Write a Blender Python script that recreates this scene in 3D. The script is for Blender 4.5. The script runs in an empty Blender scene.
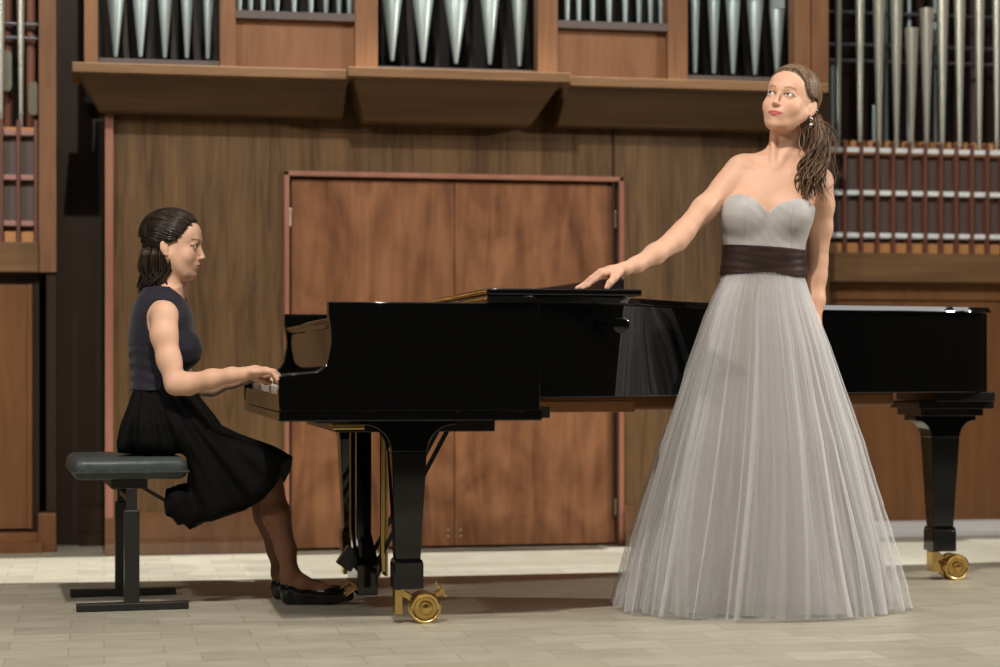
import bpy, bmesh, math, random
import numpy as np
from mathutils import Vector, Matrix, Euler
random.seed(7); rng = np.random.RandomState(7)
C = bpy.context.scene.collection
PI = math.pi

# ------------------------------------------------------------ camera, world, lights, exposure
TH = math.radians(11.2); CT, ST = math.cos(TH), math.sin(TH)
FP = 2000.0; EYE = 0.82; Y0 = 365.0
cd = bpy.data.cameras.new('camera'); cam = bpy.data.objects.new('camera', cd); C.objects.link(cam)
cd.sensor_width = 36; cd.lens = FP/1000*36; cd.shift_y = (Y0-333.5)/1000
cam.location = (0, 0, EYE); cam.rotation_euler = (PI/2, 0, -TH)
cd.dof.use_dof = True; cd.dof.focus_distance = 6.55; cd.dof.aperture_fstop = 2.0
cd.clip_end = 200
sc = bpy.context.scene; sc.camera = cam
w = bpy.data.worlds.new('world'); sc.world = w; w.use_nodes = True
w.node_tree.nodes['Background'].inputs[0].default_value = (1.0, .86, .72, 1)
w.node_tree.nodes['Background'].inputs[1].default_value = 0.025
sc.view_settings.view_transform = 'Standard'; sc.view_settings.look = 'None'
sc.view_settings.gamma = 1; sc.view_settings.exposure = 0.0; sc.view_settings.use_curve_mapping = False

def spot(name, loc, to, power, col, ang=60, size=.15, blend=.3, square=False):
    l = bpy.data.lights.new(name, 'SPOT'); l.energy = power; l.color = col
    l.spot_size = math.radians(ang); l.spot_blend = blend; l.shadow_soft_size = size; l.use_square = square
    o = bpy.data.objects.new(name, l); C.objects.link(o); o.location = loc
    o.rotation_euler = (Vector(to)-Vector(loc)).to_track_quat('-Z', 'Y').to_euler(); return o
spot('stage_spot_front', (0.2, 2.9, 5.6), (1.5, 7.0, .6), 1000, (1, .93, .84), 75, .06)
spot('stage_spot_left', (-3.6, 3.4, 4.2), (1.6, 7.3, .9), 430, (1, .93, .85), 60, .12)
spot('stage_spot_right', (6.2, 5.2, 2.9), (1.4, 6.8, .9), 560, (1, .94, .87), 60, .08)
def area(name, loc, to, power, col, sx, sy):
    l = bpy.data.lights.new(name, 'AREA'); l.energy = power; l.color = col; l.shape = 'RECTANGLE'; l.size = sx; l.size_y = sy
    o = bpy.data.objects.new(name, l); C.objects.link(o); o.location = loc
    o.rotation_euler = (Vector(to)-Vector(loc)).to_track_quat('-Z', 'Y').to_euler(); return o
area('added_fill_strip', (3.6, 3.3, 5.6), (3.6, 7.0, 1), 150, (1.0, .985, .96), 12, 1.5)  # added area light for soft fill and a bright streak on the lid edge
so = spot('stage_spot_back', (1.5, 7.9, 6.4), (1.5, 8.30, 0), 2700, (.98, .98, .94), 11.5, .02, .06, True); so.scale = (6.5, 1, 1)

# ------------------------------------------------------------ helpers
def at(px, py, Y):
    """world point seen at pixel (px,py) on the plane y=Y"""
    u = (px-500)/FP; Z = Y/(CT-u*ST)
    return Vector((Z*(u*CT+ST), Y, EYE+(Y0-py)/FP*Z))
def ax(px, Y): return at(px, 0, Y).x
def az(px, py, Y): return at(px, py, Y).z

def link(name, me, mat=None, parent=None, smooth=False):
    o = bpy.data.objects.new(name, me); C.objects.link(o)
    if mat: me.materials.append(mat)
    if smooth:
        me.polygons.foreach_set('use_smooth', [True]*len(me.polygons))
    if parent: o.parent = parent
    return o
def obj(name, bm, mat, parent=None, smooth=False, bevel=0, seg=2, sharp=True):
    me = bpy.data.meshes.new(name)
    bmesh.ops.recalc_face_normals(bm, faces=bm.faces[:])
    bm.to_mesh(me); bm.free()
    o = link(name, me, mat, parent, smooth)
    if bevel:
        m = o.modifiers.new('bevel', 'BEVEL'); m.width = bevel; m.segments = seg; m.limit_method = 'ANGLE'; m.angle_limit = math.radians(35); m.harden_normals = False
    if smooth and sharp:
        me.set_sharp_from_angle(angle=math.radians(38))
    return o
def empty(name, loc=(0, 0, 0), rz=0):
    o = bpy.data.objects.new(name, None); C.objects.link(o); o.location = loc; o.rotation_euler = (0, 0, rz)
    o.empty_display_size = .1; return o
def tag(o, label=None, cat=None, group=None, kind=None):
    if label: o['label'] = label
    if cat: o['category'] = cat
    if group: o['group'] = group
    if kind: o['kind'] = kind
    return o
def NB(): return bmesh.new()
def box(bm, x0, x1, y0, y1, z0, z1):
    v = [bm.verts.new(p) for p in ((x0,y0,z0),(x1,y0,z0),(x1,y1,z0),(x0,y1,z0),(x0,y0,z1),(x1,y0,z1),(x1,y1,z1),(x0,y1,z1))]
    for f in ((0,3,2,1),(4,5,6,7),(0,1,5,4),(1,2,6,5),(2,3,7,6),(3,0,4,7)): bm.faces.new([v[i] for i in f])
    return bm
def bx(*a): return box(NB(), *a)
def prism(bm, pts, axis, a0, a1):
    """extrude a 2D outline; axis 'z': pts are (x,y); axis 'y': pts are (x,z); axis 'x': pts are (y,z)"""
    def P(p, a): return {'z': (p[0], p[1], a), 'y': (p[0], a, p[1]), 'x': (a, p[0], p[1])}[axis]
    A = [bm.verts.new(P(p, a0)) for p in pts]; B = [bm.verts.new(P(p, a1)) for p in pts]
    bm.faces.new(A); bm.faces.new(B[::-1]); n = len(pts)
    for i in range(n): bm.faces.new((A[i], B[i], B[(i+1) % n], A[(i+1) % n]))
    return bm
def lathe(bm, prof, c=(0, 0, 0), n=24, axis='z', cap=True):
    """prof: (radius, height) list"""
    rings = []
    for r, h in prof:
        ring = []
        for i in range(n):
            a = 2*PI*i/n; p, q = r*math.cos(a), r*math.sin(a)
            d = {'z': (p, q, h), 'y': (p, h, q), 'x': (h, p, q)}[axis]
            ring.append(bm.verts.new((c[0]+d[0], c[1]+d[1], c[2]+d[2])))
        rings.append(ring)
    for a, b in zip(rings, rings[1:]):
        for i in range(n): bm.faces.new((a[i], a[(i+1) % n], b[(i+1) % n], b[i]))
    if cap: bm.faces.new(rings[0]); bm.faces.new(rings[-1])
    return bm
def catmull(P, n):
    P = np.asarray(P, float); P = np.vstack([2*P[0]-P[1], P, 2*P[-1]-P[-2]]); out = []
    m = len(P)-3
    for t in np.linspace(0, m, n):
        i = min(int(t), m-1); u = t-i; a, b, c, d = P[i:i+4]
        out.append(.5*((2*b)+(c-a)*u+(2*a-5*b+4*c-d)*u*u+(3*b-a-3*c+d)*u**3))
    return np.array(out)
def tubes(paths, radii, sides=6):
    """many tubes in one mesh: paths list of (n,3) arrays, radii list of (n,) arrays"""
    V, F = [], []; off = 0
    ang = np.arange(sides)*2*PI/sides
    for P, R in zip(paths, radii):
        P = np.asarray(P, float); n = len(P); R = np.broadcast_to(R, (n,))
        T = np.gradient(P, axis=0); T /= np.linalg.norm(T, axis=1)[:, None]+1e-9
        ref = np.array([0, 0, 1.]) if abs(T[0][2]) < .9 else np.array([1., 0, 0])
        Nn = np.cross(T[0], ref); Nn /= np.linalg.norm(Nn)
        for i in range(n):
            Nn = Nn-T[i]*Nn.dot(T[i]); Nn /= np.linalg.norm(Nn)+1e-9; Bn = np.cross(T[i], Nn)
            V.append(P[i]+R[i]*(np.cos(ang)[:, None]*Nn+np.sin(ang)[:, None]*Bn))
        for i in range(n-1):
            a, b = off+i*sides, off+(i+1)*sides
            F += [(a+j, a+(j+1) % sides, b+(j+1) % sides, b+j) for j in range(sides)]
        F.append(tuple(range(off+sides-1, off-1, -1))); F.append(tuple(range(off+(n-1)*sides, off+n*sides)))
        off += n*sides
    me = bpy.data.meshes.new('tubes'); me.from_pydata(np.vstack(V).tolist(), [], F); return me
def bar(bm, a, b, w1, w2):
    """square bar from a to b"""
    a, b = Vector(a), Vector(b); d = (b-a).normalized()
    s = d.cross(Vector((0, 0, 1))) if abs(d.z) < .95 else d.cross(Vector((0, 1, 0)))
    s.normalize(); t = d.cross(s); vs = []
    for p in (a, b):
        vs.append([bm.verts.new(p+s*w1*i+t*w2*j) for i, j in ((-.5,-.5),(.5,-.5),(.5,.5),(-.5,.5))])
    for i in range(4): bm.faces.new((vs[0][i], vs[0][(i+1) % 4], vs[1][(i+1) % 4], vs[1][i]))
    bm.faces.new(vs[0]); bm.faces.new(vs[1]); return bm

# ------------------------------------------------------------ materials
def mat(name, col, rough=.5, metal=0, **kw):
    m = bpy.data.materials.new(name); m.use_nodes = True
    b = m.node_tree.nodes['Principled BSDF']
    b.inputs['Base Color'].default_value = (*col, 1); b.inputs['Roughness'].default_value = rough; b.inputs['Metallic'].default_value = metal
    for k, v in kw.items(): b.inputs[k.replace('_', ' ')].default_value = v
    return m
def nodes(m): return m.node_tree.nodes, m.node_tree.links, m.node_tree.nodes['Principled BSDF']
def noisy(name, c1, c2, scale=(4, 4, 4), rough=.5, metal=0, detail=6, bump=0, stops=(.35, .65), dist=0, coord='Object', wave=None, **kw):
    if not metal and 'Specular_IOR_Level' not in kw: kw['Specular_IOR_Level'] = .25
    m = mat(name, c1, rough, metal, **kw); N, L, b = nodes(m)
    tc = N.new('ShaderNodeTexCoord'); mp = N.new('ShaderNodeMapping'); mp.inputs['Scale'].default_value = scale
    L.new(tc.outputs[coord], mp.inputs[0])
    nz = N.new('ShaderNodeTexNoise'); nz.inputs['Scale'].default_value = 1; nz.inputs['Detail'].default_value = detail; nz.inputs['Distortion'].default_value = dist
    L.new(mp.outputs[0], nz.inputs[0]); fac = nz.outputs[0]
    if wave:
        wv = N.new('ShaderNodeTexNoise'); wv.inputs['Scale'].default_value = 1; wv.inputs['Detail'].default_value = 3; wv.inputs['Distortion'].default_value = 1.5
        mp2 = N.new('ShaderNodeMapping'); mp2.inputs['Scale'].default_value = wave; L.new(tc.outputs[coord], mp2.inputs[0]); L.new(mp2.outputs[0], wv.inputs[0])
        mx = N.new('ShaderNodeMix'); mx.inputs[0].default_value = .45; L.new(fac, mx.inputs[2]); L.new(wv.outputs[0], mx.inputs[3]); fac = mx.outputs[0]
    cr = N.new('ShaderNodeValToRGB'); cr.color_ramp.elements[0].position = stops[0]; cr.color_ramp.elements[1].position = stops[1]
    cr.color_ramp.elements[0].color = (*c1, 1); cr.color_ramp.elements[1].color = (*c2, 1)
    L.new(fac, cr.inputs[0]); L.new(cr.outputs[0], b.inputs['Base Color'])
    if bump:
        bp = N.new('ShaderNodeBump'); bp.inputs['Strength'].default_value = bump; bp.inputs['Distance'].default_value = .01
        L.new(fac, bp.inputs['Height']); L.new(bp.outputs[0], b.inputs['Normal'])
    return m
M_wall = noisy('wall_oak', (.062, .032, .012), (.165, .092, .039), (7, 7, .5), .5, wave=(30, 30, 2.2), bump=.1)
M_door = noisy('door_wood', (.105, .040, .017), (.29, .130, .060), (3.2, 3.2, 1.7), .42, wave=(12, 12, 1.4), dist=2.2)
M_trim = noisy('trim_wood', (.26, .11, .07), (.36, .165, .11), (6, 6, 1), .45)
M_case = noisy('case_wood', (.185, .085, .040), (.285, .142, .068), (3, 3, 2), .5, wave=(20, 20, 2))
M_caseh = noisy('case_wood_horizontal', (.125, .066, .030), (.215, .118, .055), (1.2, 3, 14), .45, wave=(3, 20, 40))
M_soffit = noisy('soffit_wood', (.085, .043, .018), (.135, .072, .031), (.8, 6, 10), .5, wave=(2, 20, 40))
M_dark = noisy('dark_wood_with_shade', (.022, .011, .006), (.038, .020, .010), (6, 6, .6), .5)  # dark wood, deepened so its colour carries the shade of the left recess
M_brown = noisy('lower_panel_wood', (.145, .062, .024), (.225, .102, .040), (2, 2, 1), .45, wave=(12, 12, 1.5))
M_basew = noisy('baseboard_wood', (.12, .055, .026), (.19, .092, .045), (2, 2, 1), .22, wave=(12, 12, 1.5), Specular_IOR_Level=.8)
M_black = mat('interior_dark', (.012, .010, .009), .8)
M_grey = mat('grey_painted_wood', (.11, .085, .075), .6)
M_orange = mat('orange_wood', (.55, .26, .09), .5)
M_pipe = noisy('pipe_metal', (.40, .50, .49), (.52, .61, .60), (20, 20, 2), .42, .5)
M_pipe2 = noisy('pipe_metal_warm', (.68, .67, .56), (.80, .79, .68), (20, 20, 2), .30, .6)
M_deep = mat('deep_brown', (.025, .012, .008), .6)
M_rod = mat('steel_rod', (.16, .16, .18), .4, .7)
M_white = mat('pale_strip', (.90, .93, .92), .45)
M_pink = mat('pink_rail', (.42, .22, .19), .5)
M_slat = mat('red_slat', (.17, .065, .04), .45)
M_shpan = mat('shutter_panel', (.12, .085, .072), .6)
M_steel = mat('hinge_steel', (.6, .55, .45), .35, .9)
M_palebase = mat('grey_white_baseboard', (.72, .71, .72), .5)
M_lac = mat('black_lacquer', (.0022, .0022, .0022), .04, 0, Specular_IOR_Level=.5)
M_lacm = mat('black_lacquer_soft', (.010, .009, .009), .22)
M_brass = noisy('brass', (.62, .42, .14), (.72, .52, .20), (30, 30, 30), .25, 1.0)
M_felt = mat('black_satin', (.012, .012, .012), .6)
M_beam = noisy('beam_wood', (.26, .115, .045), (.34, .155, .065), (1, 4, 4), .4)
M_ivory = mat('key_white', (.80, .79, .75), .25)
M_ebony = mat('key_black', (.01, .01, .01), .3)

# parquet floor
def floor_mat():
    m = mat('parquet', (.5, .45, .36), .42); N, L, b = nodes(m)
    tc = N.new('ShaderNodeTexCoord')
    br = N.new('ShaderNodeTexBrick'); br.offset = .37; br.inputs['Scale'].default_value = 1
    br.inputs['Brick Width'].default_value = .27; br.inputs['Row Height'].default_value = .16; br.inputs['Mortar Size'].default_value = .0025
    br.inputs['Color1'].default_value = (.40, .375, .295, 1); br.inputs['Color2'].default_value = (.485, .46, .375, 1); br.inputs['Mortar'].default_value = (.33, .305, .235, 1)
    mp0 = N.new('ShaderNodeMapping'); mp0.inputs['Rotation'].default_value = (0, 0, 0)
    L.new(tc.outputs['Object'], mp0.inputs[0]); L.new(mp0.outputs[0], br.inputs[0])
    mp = N.new('ShaderNodeMapping'); mp.inputs['Scale'].default_value = (5, 14, 1); L.new(tc.outputs['Object'], mp.inputs[0])
    nz = N.new('ShaderNodeTexNoise'); nz.inputs['Scale'].default_value = 1.5; nz.inputs['Detail'].default_value = 8; L.new(mp.outputs[0], nz.inputs[0])
    cr = N.new('ShaderNodeValToRGB'); cr.color_ramp.elements[0].color = (.86, .85, .82, 1); cr.color_ramp.elements[1].color = (1.08, 1.07, 1.05, 1)
    cr.color_ramp.elements[0].position = .3; cr.color_ramp.elements[1].position = .7; L.new(nz.outputs[0], cr.inputs[0])
    mx = N.new('ShaderNodeMix'); mx.data_type = 'RGBA'; mx.blend_type = 'MULTIPLY'; mx.inputs[0].default_value = 1
    L.new(br.outputs[0], mx.inputs[6]); L.new(cr.outputs[0], mx.inputs[7]); L.new(mx.outputs[2], b.inputs['Base Color'])
    return m
M_floor = floor_mat()

# ------------------------------------------------------------ setting
YC, YS = 8.80, 9.08                     # central wall plane, side case plane
bm = bx(-6, 9, -3, 10.2, -.1, 0)
tag(obj('floor', bm, M_floor), kind='structure')
XL, XR = ax(105, YC), ax(829, YC)
ZT = 3.6
# central wall with the door opening
DX0, DX1 = ax(284, YC), ax(623, YC); DZ = az(450, 174, YC)
tag(obj('wall_back', prism(NB(), [(XL, 0), (DX0, 0), (DX0, DZ), (DX1, DZ), (DX1, 0), (XR, 0), (XR, 2.07), (XL, 2.07)], 'y', YC, YC+.12), M_wall), kind='structure')
# wide vertical boards joining on the wall
for i, px in enumerate((160, 612)):
    x = ax(px, YC)
    tag(obj('trim_%d' % (i+1), bx(x, x+.012, YC-.004, YC+.002, .12, 1.9), M_dark if i else M_wall), kind='structure')
tag(obj('trim_3', bx(XL, XL+.035, YC-.03, YC+.05, .0, az(110, 114, YC)), M_trim, bevel=.003), kind='structure')
# door frame and leaves
fr = NB(); t = .022
box(fr, DX0, DX0+t, YC-.02, YC+.10, 0, DZ); box(fr, DX1-t, DX1, YC-.02, YC+.10, 0, DZ); box(fr, DX0, DX1, YC-.02, YC+.10, DZ-t, DZ)
door = tag(obj('door_1', fr, M_trim, bevel=.003), kind='structure')
xm = ax(455, YC)
for a, b in ((DX0+t+.012, xm-.002), (xm+.002, DX1-t-.012)):
    lf = obj('door_leaf', bx(a, b, YC+.015, YC+.055, .012, DZ-t-.012), M_door, door, bevel=.002)
obj('door_backing', bx(DX0, DX1, YC+.08, YC+.10, 0, DZ), M_black, door)
for px, py in ((290, 218), (290, 400), (615.5, 220), (615.5, 508)):
    p = at(px, py, YC)
    obj('hinge', lathe(lathe(NB(), [(.0001, .045), (.007, .043), (.0085, .036), (.007, .03)], (p.x, YC+.006, p.z), 10), [(.006, -.035), (.006, .032)], (p.x, YC+.006, p.z), 10), M_steel, door, True)
for dx in (-.028, .028):
    for dz in (0, .028):
        obj('screw_head', lathe(NB(), [(.0001, -.006), (.005, -.005), (.006, 0)], (xm+dx, YC+.014, .055+dz), 10, 'y'), M_steel, door, True)
# baseboards
def baseboard(name, x0, x1, y, h=.182):
    pr = [(y, 0), (y-.055, 0), (y-.055, .052), (y-.032, .072), (y-.030, h-.022), (y-.006, h), (y, h)]
    return tag(obj(name, prism(NB(), pr, 'x', x0, x1), M_basew), kind='structure')
baseboard('baseboard_left', XL, DX0, YC); baseboard('baseboard_right', DX1, XR, YC)
# wall behind the gaps
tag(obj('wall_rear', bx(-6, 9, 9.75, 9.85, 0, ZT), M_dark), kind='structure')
# left recess wall between case and centre, its baseboard
xg0, xg1 = ax(57, 9.3), ax(106, 9.3)
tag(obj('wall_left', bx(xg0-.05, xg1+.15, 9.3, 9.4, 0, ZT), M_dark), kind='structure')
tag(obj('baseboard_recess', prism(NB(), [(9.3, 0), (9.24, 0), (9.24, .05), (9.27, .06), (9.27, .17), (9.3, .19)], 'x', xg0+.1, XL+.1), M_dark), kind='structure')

# cornice: three sections, board edge and sloping soffit
def cornice(i, px0, px1, yf, zt, zb, soff_in, lx, rx, zlow, ret=.0):
    x0, x1 = ax(px0, yf), ax(px1, yf)
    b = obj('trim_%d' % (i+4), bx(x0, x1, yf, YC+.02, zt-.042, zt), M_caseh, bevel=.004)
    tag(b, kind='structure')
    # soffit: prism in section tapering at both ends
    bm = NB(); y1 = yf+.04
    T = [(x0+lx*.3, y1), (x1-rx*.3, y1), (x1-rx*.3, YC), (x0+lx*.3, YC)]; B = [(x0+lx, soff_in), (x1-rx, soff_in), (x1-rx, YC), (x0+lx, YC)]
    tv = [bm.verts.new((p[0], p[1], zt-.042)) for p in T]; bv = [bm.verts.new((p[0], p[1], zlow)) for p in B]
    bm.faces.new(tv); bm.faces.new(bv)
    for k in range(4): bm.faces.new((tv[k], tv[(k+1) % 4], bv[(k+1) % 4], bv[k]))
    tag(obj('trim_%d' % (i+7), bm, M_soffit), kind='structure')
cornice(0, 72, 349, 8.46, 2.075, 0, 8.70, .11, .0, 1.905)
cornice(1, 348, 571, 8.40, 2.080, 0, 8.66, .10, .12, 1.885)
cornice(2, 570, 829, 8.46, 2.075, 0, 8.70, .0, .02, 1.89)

# ------------------------------------------------------------ organ: upper gallery front
ORD = ['first', 'second', 'third', 'fourth', 'fifth', 'sixth', 'seventh', 'eighth', 'ninth', 'tenth', 'eleventh']
gal = empty('organ_case', (ax(450, 8.6), 8.6, 2.08)); tag(gal, 'brown wooden organ front with posts and open pipe bays above the cornice', 'organ case')
def gpart(name, bm, m, par, **k):
    o = obj(name, bm, m, None, **k); o.parent = par; o.matrix_parent_inverse = par.matrix_basis.inverted() if False else Matrix.Translation(-Vector(par.location)); return o
YP = 8.58
for a, b in ((84, 98), (220, 236), (355, 378), (538, 558), (668, 688), (795, 811), (812, 829)):
    gpart('post', bx(ax(a, YP), ax(b, YP), YP, YP+.09, 2.075, ZT), M_case, gal, bevel=.004)
for a, b, zt in ((98, 220, 2.118), (378, 538, 2.118), (688, 795, 2.118)):
    gpart('rail', bx(ax(a, YP), ax(b, YP), YP+.03, YP+.4, 2.075, zt), M_grey, gal, bevel=.002)
for a, b, py in ((236, 355, 13), (558, 668, 23)):
    z = az((a+b)/2, py, YP+.03)
    gpart('rail', bx(ax(a, YP), ax(b, YP), YP+.0, YP+.4, z-.034, z), M_grey, gal, bevel=.002)
    gpart('panel', bx(ax(a, YP), ax(b, YP), YP+.04, YP+.07, 2.075, z-.03), M_case, gal)
gpart('backing', bx(ax(84, YP), ax(829, YP), 9.2, 9.25, 2.0, ZT), M_black, gal)
for px in (110, 128, 150, 175, 198, 402, 412, 437, 470, 505, 528, 704, 724, 745, 765, 790):      # dark wooden trackers inside
    x = ax(px, 9.1); gpart('inner_board', prism(NB(), [(x-.012, 2.08), (x+.012, 2.08), (x+.012-.10, ZT), (x-.012-.10, ZT)], 'y', 9.05, 9.08), M_deep, gal)

def pipe(px, ptip, Y, wtop_px, ytop_ref, foot_h=.50, H=1.1, label='', group='', m=None, arc=None):
    """organ pipe: conical foot from a small tip, mouth, cylindrical body, standing at pixel column px"""
    p = at(px, ptip, Y); sc_ = FP/(Y/(CT-(px-500)/FP*ST)); r0 = .0095
    r1 = max(wtop_px/sc_/2, .012)
    z_ref = az(px, ytop_ref, Y)-p.z                       # height where the width was measured
    grow = (r1-r0)/max(z_ref, .05)
    rb = r0+grow*foot_h
    root = empty('organ_pipe', (p.x, Y, p.z)); tag(root, label, 'organ pipe', group)
    f = obj('foot', lathe(NB(), [(r0*.8, 0), (r0, .006), (rb, foot_h), (rb*.98, foot_h+.004)], (0, 0, 0), 20), m or M_pipe, root, True)
    bm = lathe(NB(), [(rb*.98, foot_h), (rb, foot_h+.004), (rb, H)], (0, 0, 0), 20)
    obj('pipe_body', bm, m or M_pipe, root, True)
    mo = NB(); w2 = rb*.72; a = foot_h+.004
    prism(mo, [(-w2, a), (w2, a), (w2*.95, a+rb*.9), (w2*.5, a+rb*1.6), (0, a+rb*1.8), (-w2*.5, a+rb*1.6), (-w2*.95, a+rb*.9)], 'y', -rb-.003, -rb*.6)
    obj('mouth', mo, m or M_pipe, root)
    return root
bays = [
 ('left bay above the cornice', 'tall pipes in the left gallery bay', [(115.5, 57, 17), (140.5, 57, 15.5), (165, 58, 14), (187, 58, 12), (208, 59, 10)], None),
 ('middle bay above the cornice', 'tall pipes in the middle gallery bay', [(392, 61, 20), (423, 62.5, 21), (456, 63.5, 24), (490, 64.5, 19), (519.5, 66, 16)], None),
 ('right bay above the cornice', 'tall pipes in the right gallery bay', [(695, 73, 9.5), (713.7, 73.5, 12.5), (733, 74, 15), (755, 74.5, 17), (777, 75, 17)], None),
]
for where, grp, L_, fh in bays:
    for i, (px, tip, wd) in enumerate(L_):
        h = .33
        if px == 456: h = .275
        if px == 777: h = .295
        pipe(px, tip, YP+.16, wd, 0, h, 1.35, '%s from left of the five tall tin pipes in the %s' % (ORD[i], where), grp)
for where, grp, L_ in (('small pipe row left of centre', 'small pipes left of centre', [(239.5, 12.5), (250.5, 12.5), (263, 13), (277, 13), (294, 14.5), (311, 15), (326, 15.5), (339, 16), (349.5, 16.5)]),
                       ('small pipe row right of centre', 'small pipes right of centre', [(567, 23.5), (578.5, 23.5), (592.5, 24), (609, 24.5), (625, 24.8), (639, 25), (650.5, 25.3), (661, 25.7)])):
    for i, (px, tip) in enumerate(L_):
        pipe(px, tip, YP+.12, 5.2+(.8 if 3 <= i <= 6 else 0), 0, .22, .9, '%s thin tin pipe from left in the %s above cornice' % (ORD[i], where), grp)

# ------------------------------------------------------------ organ: right side case
def side_case(x_in, x_out, slats, rows, name_lab, right, rowm, tall):
    """swell-shutter grid, sill, posts and lower panelling of a side case"""
    c = empty('organ_case', ((x_in+x_out)/2, YS, 0)); tag(c, name_lab, 'organ case'); g = lambda *a, **k: gpart(*a[:3], c, **k)
    x0, x1 = min(x_in, x_out), max(x_in, x_out)
    zs1, zs0 = tall['sill_top'], tall['sill_bot']
    g('sill', bx(x0, x1, YS-.10, YS+.1, zs0, zs1), M_caseh, bevel=.006)
    g('lower_wall', bx(x0, x1, YS-.02, YS+.02, .0, zs0), M_brown if right else M_dark)
    g('shutter_panel', bx(x0, x1, YS+.030, YS+.045, zs1, tall['grid_top']), M_shpan)
    g('chest_top', bx(x0, x1, YS+.0, YS+.5, tall['grid_top']-.03, tall['grid_top']), M_orange)
    for px in slats:
        x = ax(px, YS)
        g('slat', bx(x-.008, x+.008, YS-.02, YS+.032, zs1, tall['grid_top']+.03), M_slat, bevel=.002)
    xs = [ax(p, YS) for p in slats]
    edges = ([x0]+xs+[x1]) if right else ([x0]+xs+[x1])
    for a, b in zip(edges, edges[1:]):
        for py, ref in rows:
            z = az(ref, py, YS)
            g('shutter_rail', bx(a+.009, b-.009, YS-.012, YS+.03, z-.012, z+.012), rowm, bevel=.004)
        g('wooden_block', bx(a+.010, b-.010, YS+.0, YS+.03, zs1, zs1+.052), M_orange, bevel=.003)
    return c
xr0, xr1 = ax(818, YS), ax(1100, YS)
sl = [844, 860.4, 876.4, 892.4, 908.6, 924.4, 940, 955.4, 971, 986.4, 1002, 1018, 1034, 1050]
rc = side_case(xr0, xr1, sl, ((151, 900), (193.5, 900), (236, 900)), 'right hand organ case with slatted shutter grid and brown wooden sill', True, M_white,
    dict(sill_top=az(900, 253, YS-.1), sill_bot=az(900, 282, YS-.1), grid_top=az(900, 149, YS)))
gpart('baseboard', prism(NB(), [(YS, 0), (YS-.07, 0), (YS-.07, .022), (YS-.055, .026), (YS-.055, .062), (YS-.03, .07), (YS, .07)], 'x', xr0-.1, xr1), M_palebase, rc)
gpart('lower_rail', bx(xr0, xr1, YS-.035, YS, az(900, 300, YS), az(900, 283, YS)), M_brown, rc, bevel=.003)
for px in (700,): gpart('stile', bx(ax(px, YS), ax(px, YS)+.05, YS-.026, YS-.02, .07, az(900, 300, YS)), M_brown, rc)
for px, d in ((846, 0), (865, .02), (884, .01), (903, .03), (921, 0), (938, .02), (957, 0), (974, .02), (990, 0), (852, .2), (931, .22)):
    x = ax(px, YS+.3+d)
    gpart('inner_board', bx(x-.022, x+.016, YS+.30+d, YS+.33+d, az(900, 149, YS), ZT), [M_dark, M_deep, M_shpan][int(px) % 3], rc)
gpart('backing', bx(xr0-.05, xr1, YS+.60, YS+.63, 1.2, ZT), M_black, rc)
for py in (14, 46, 62):
    z = az(900, py, YS+.2); gpart('rod', lathe(NB(), [(.009, xr0), (.009, xr1)], (0, YS+.2, z), 12, 'x'), M_rod, rc, smooth=True)
for k, px in enumerate(np.arange(836, 1012, 8.6)):
    x = ax(px, YS+.17); z = az(900, 149, YS)
    gpart('wooden_foot', lathe(NB(), [(.017, 0), (.018, .004), (.018, .052), (.015, .056)], (x, YS+.17, z), 14), M_orange, rc, smooth=True)
for i, (px, tip, wd, ytop) in enumerate(((838.4, 146, 6.5, None), (860, 147, 9, None), (879, 147, 12, None), (896.4, 147.5, 12.5, None), (911.6, 148, 13.5, 29), (926.6, 148, 14, 9.5), (942.5, 148, 11.5, None), (959.7, 148, 11, None), (979.5, 148.5, 10, None), (997, 149, 9, None))):
    Yp = YS+.07
    p = at(px, tip, Yp); s_ = FP/(Yp/(CT-(px-500)/FP*ST)); r1 = wd/s_/2; r0 = .011
    H = (az(px, ytop, Yp)-p.z) if ytop else 1.75
    zr = az(px, ytop or 0, Yp)-p.z
    root = empty('organ_pipe', (p.x, Yp, p.z))
    lab = '%s pale tapering pipe from left in the right hand organ case' % ORD[i]
    if ytop: lab = ('shorter' if i == 4 else 'slightly taller') + ' open-topped pale pipe among long pipes of the right organ case'
    tag(root, lab, 'organ pipe', 'tall pale pipes in the right organ case')
    hj = .055 if i in (0, 1, 8) else .03
    obj('foot', lathe(NB(), [(r0*.75, 0), (r0*.85, hj), (r0*1.25, hj+.004), (r0*.95, hj+.010)], (0, 0, 0), 16), M_pipe2, root, True)
    bm = lathe(NB(), [(r0*.95, hj+.01), (r1, zr), (r1*(1 if ytop else 1.5), H)] if ytop is None else [(r0*.95, hj+.01), (r1, H)], (0, 0, 0), 20, cap=ytop is None)
    obj('pipe_body', bm, M_pipe2, root, True)
    if ytop: obj('rim', lathe(NB(), [(r1*.93, H-.004), (r1*1.04, H-.004), (r1*1.04, H+.003), (r1*.93, H+.003)], (0, 0, 0), 20, cap=False), M_pipe2, root, True)
for i, (px, py0, py1, wd) in enumerate(((909, 30, 0, 5), (886, 50, 0, 4), (832, 125, 60, 6), (935, 90, 0, 3.5), (874, 130, 105, 4))):
    a = at(px, py0, YS+.24); r = wd/220/2; top = ZT-.4 if py1 == 0 else az(px, py1, YS+.24)
    zb = az(900, 149, YS)
    o = obj('organ_pipe', lathe(NB(), [(r*.7, 0), (r, .1), (r, top-zb-.02), (r*.9, top-zb)], (0, 0, 0), 14), M_pipe, None, True); o.location = (a.x, a.y, zb)
    tag(o, ['thin grey pipe rising behind the short open-topped pipe', 'thin grey pipe far back between third and fourth long pipes', 'stubby grey pipe beside the post of the right organ case', 'slim grey pipe behind the seventh long pale pipe', 'short grey pipe stub low behind the third long pipe'][i], 'organ pipe')

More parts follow.
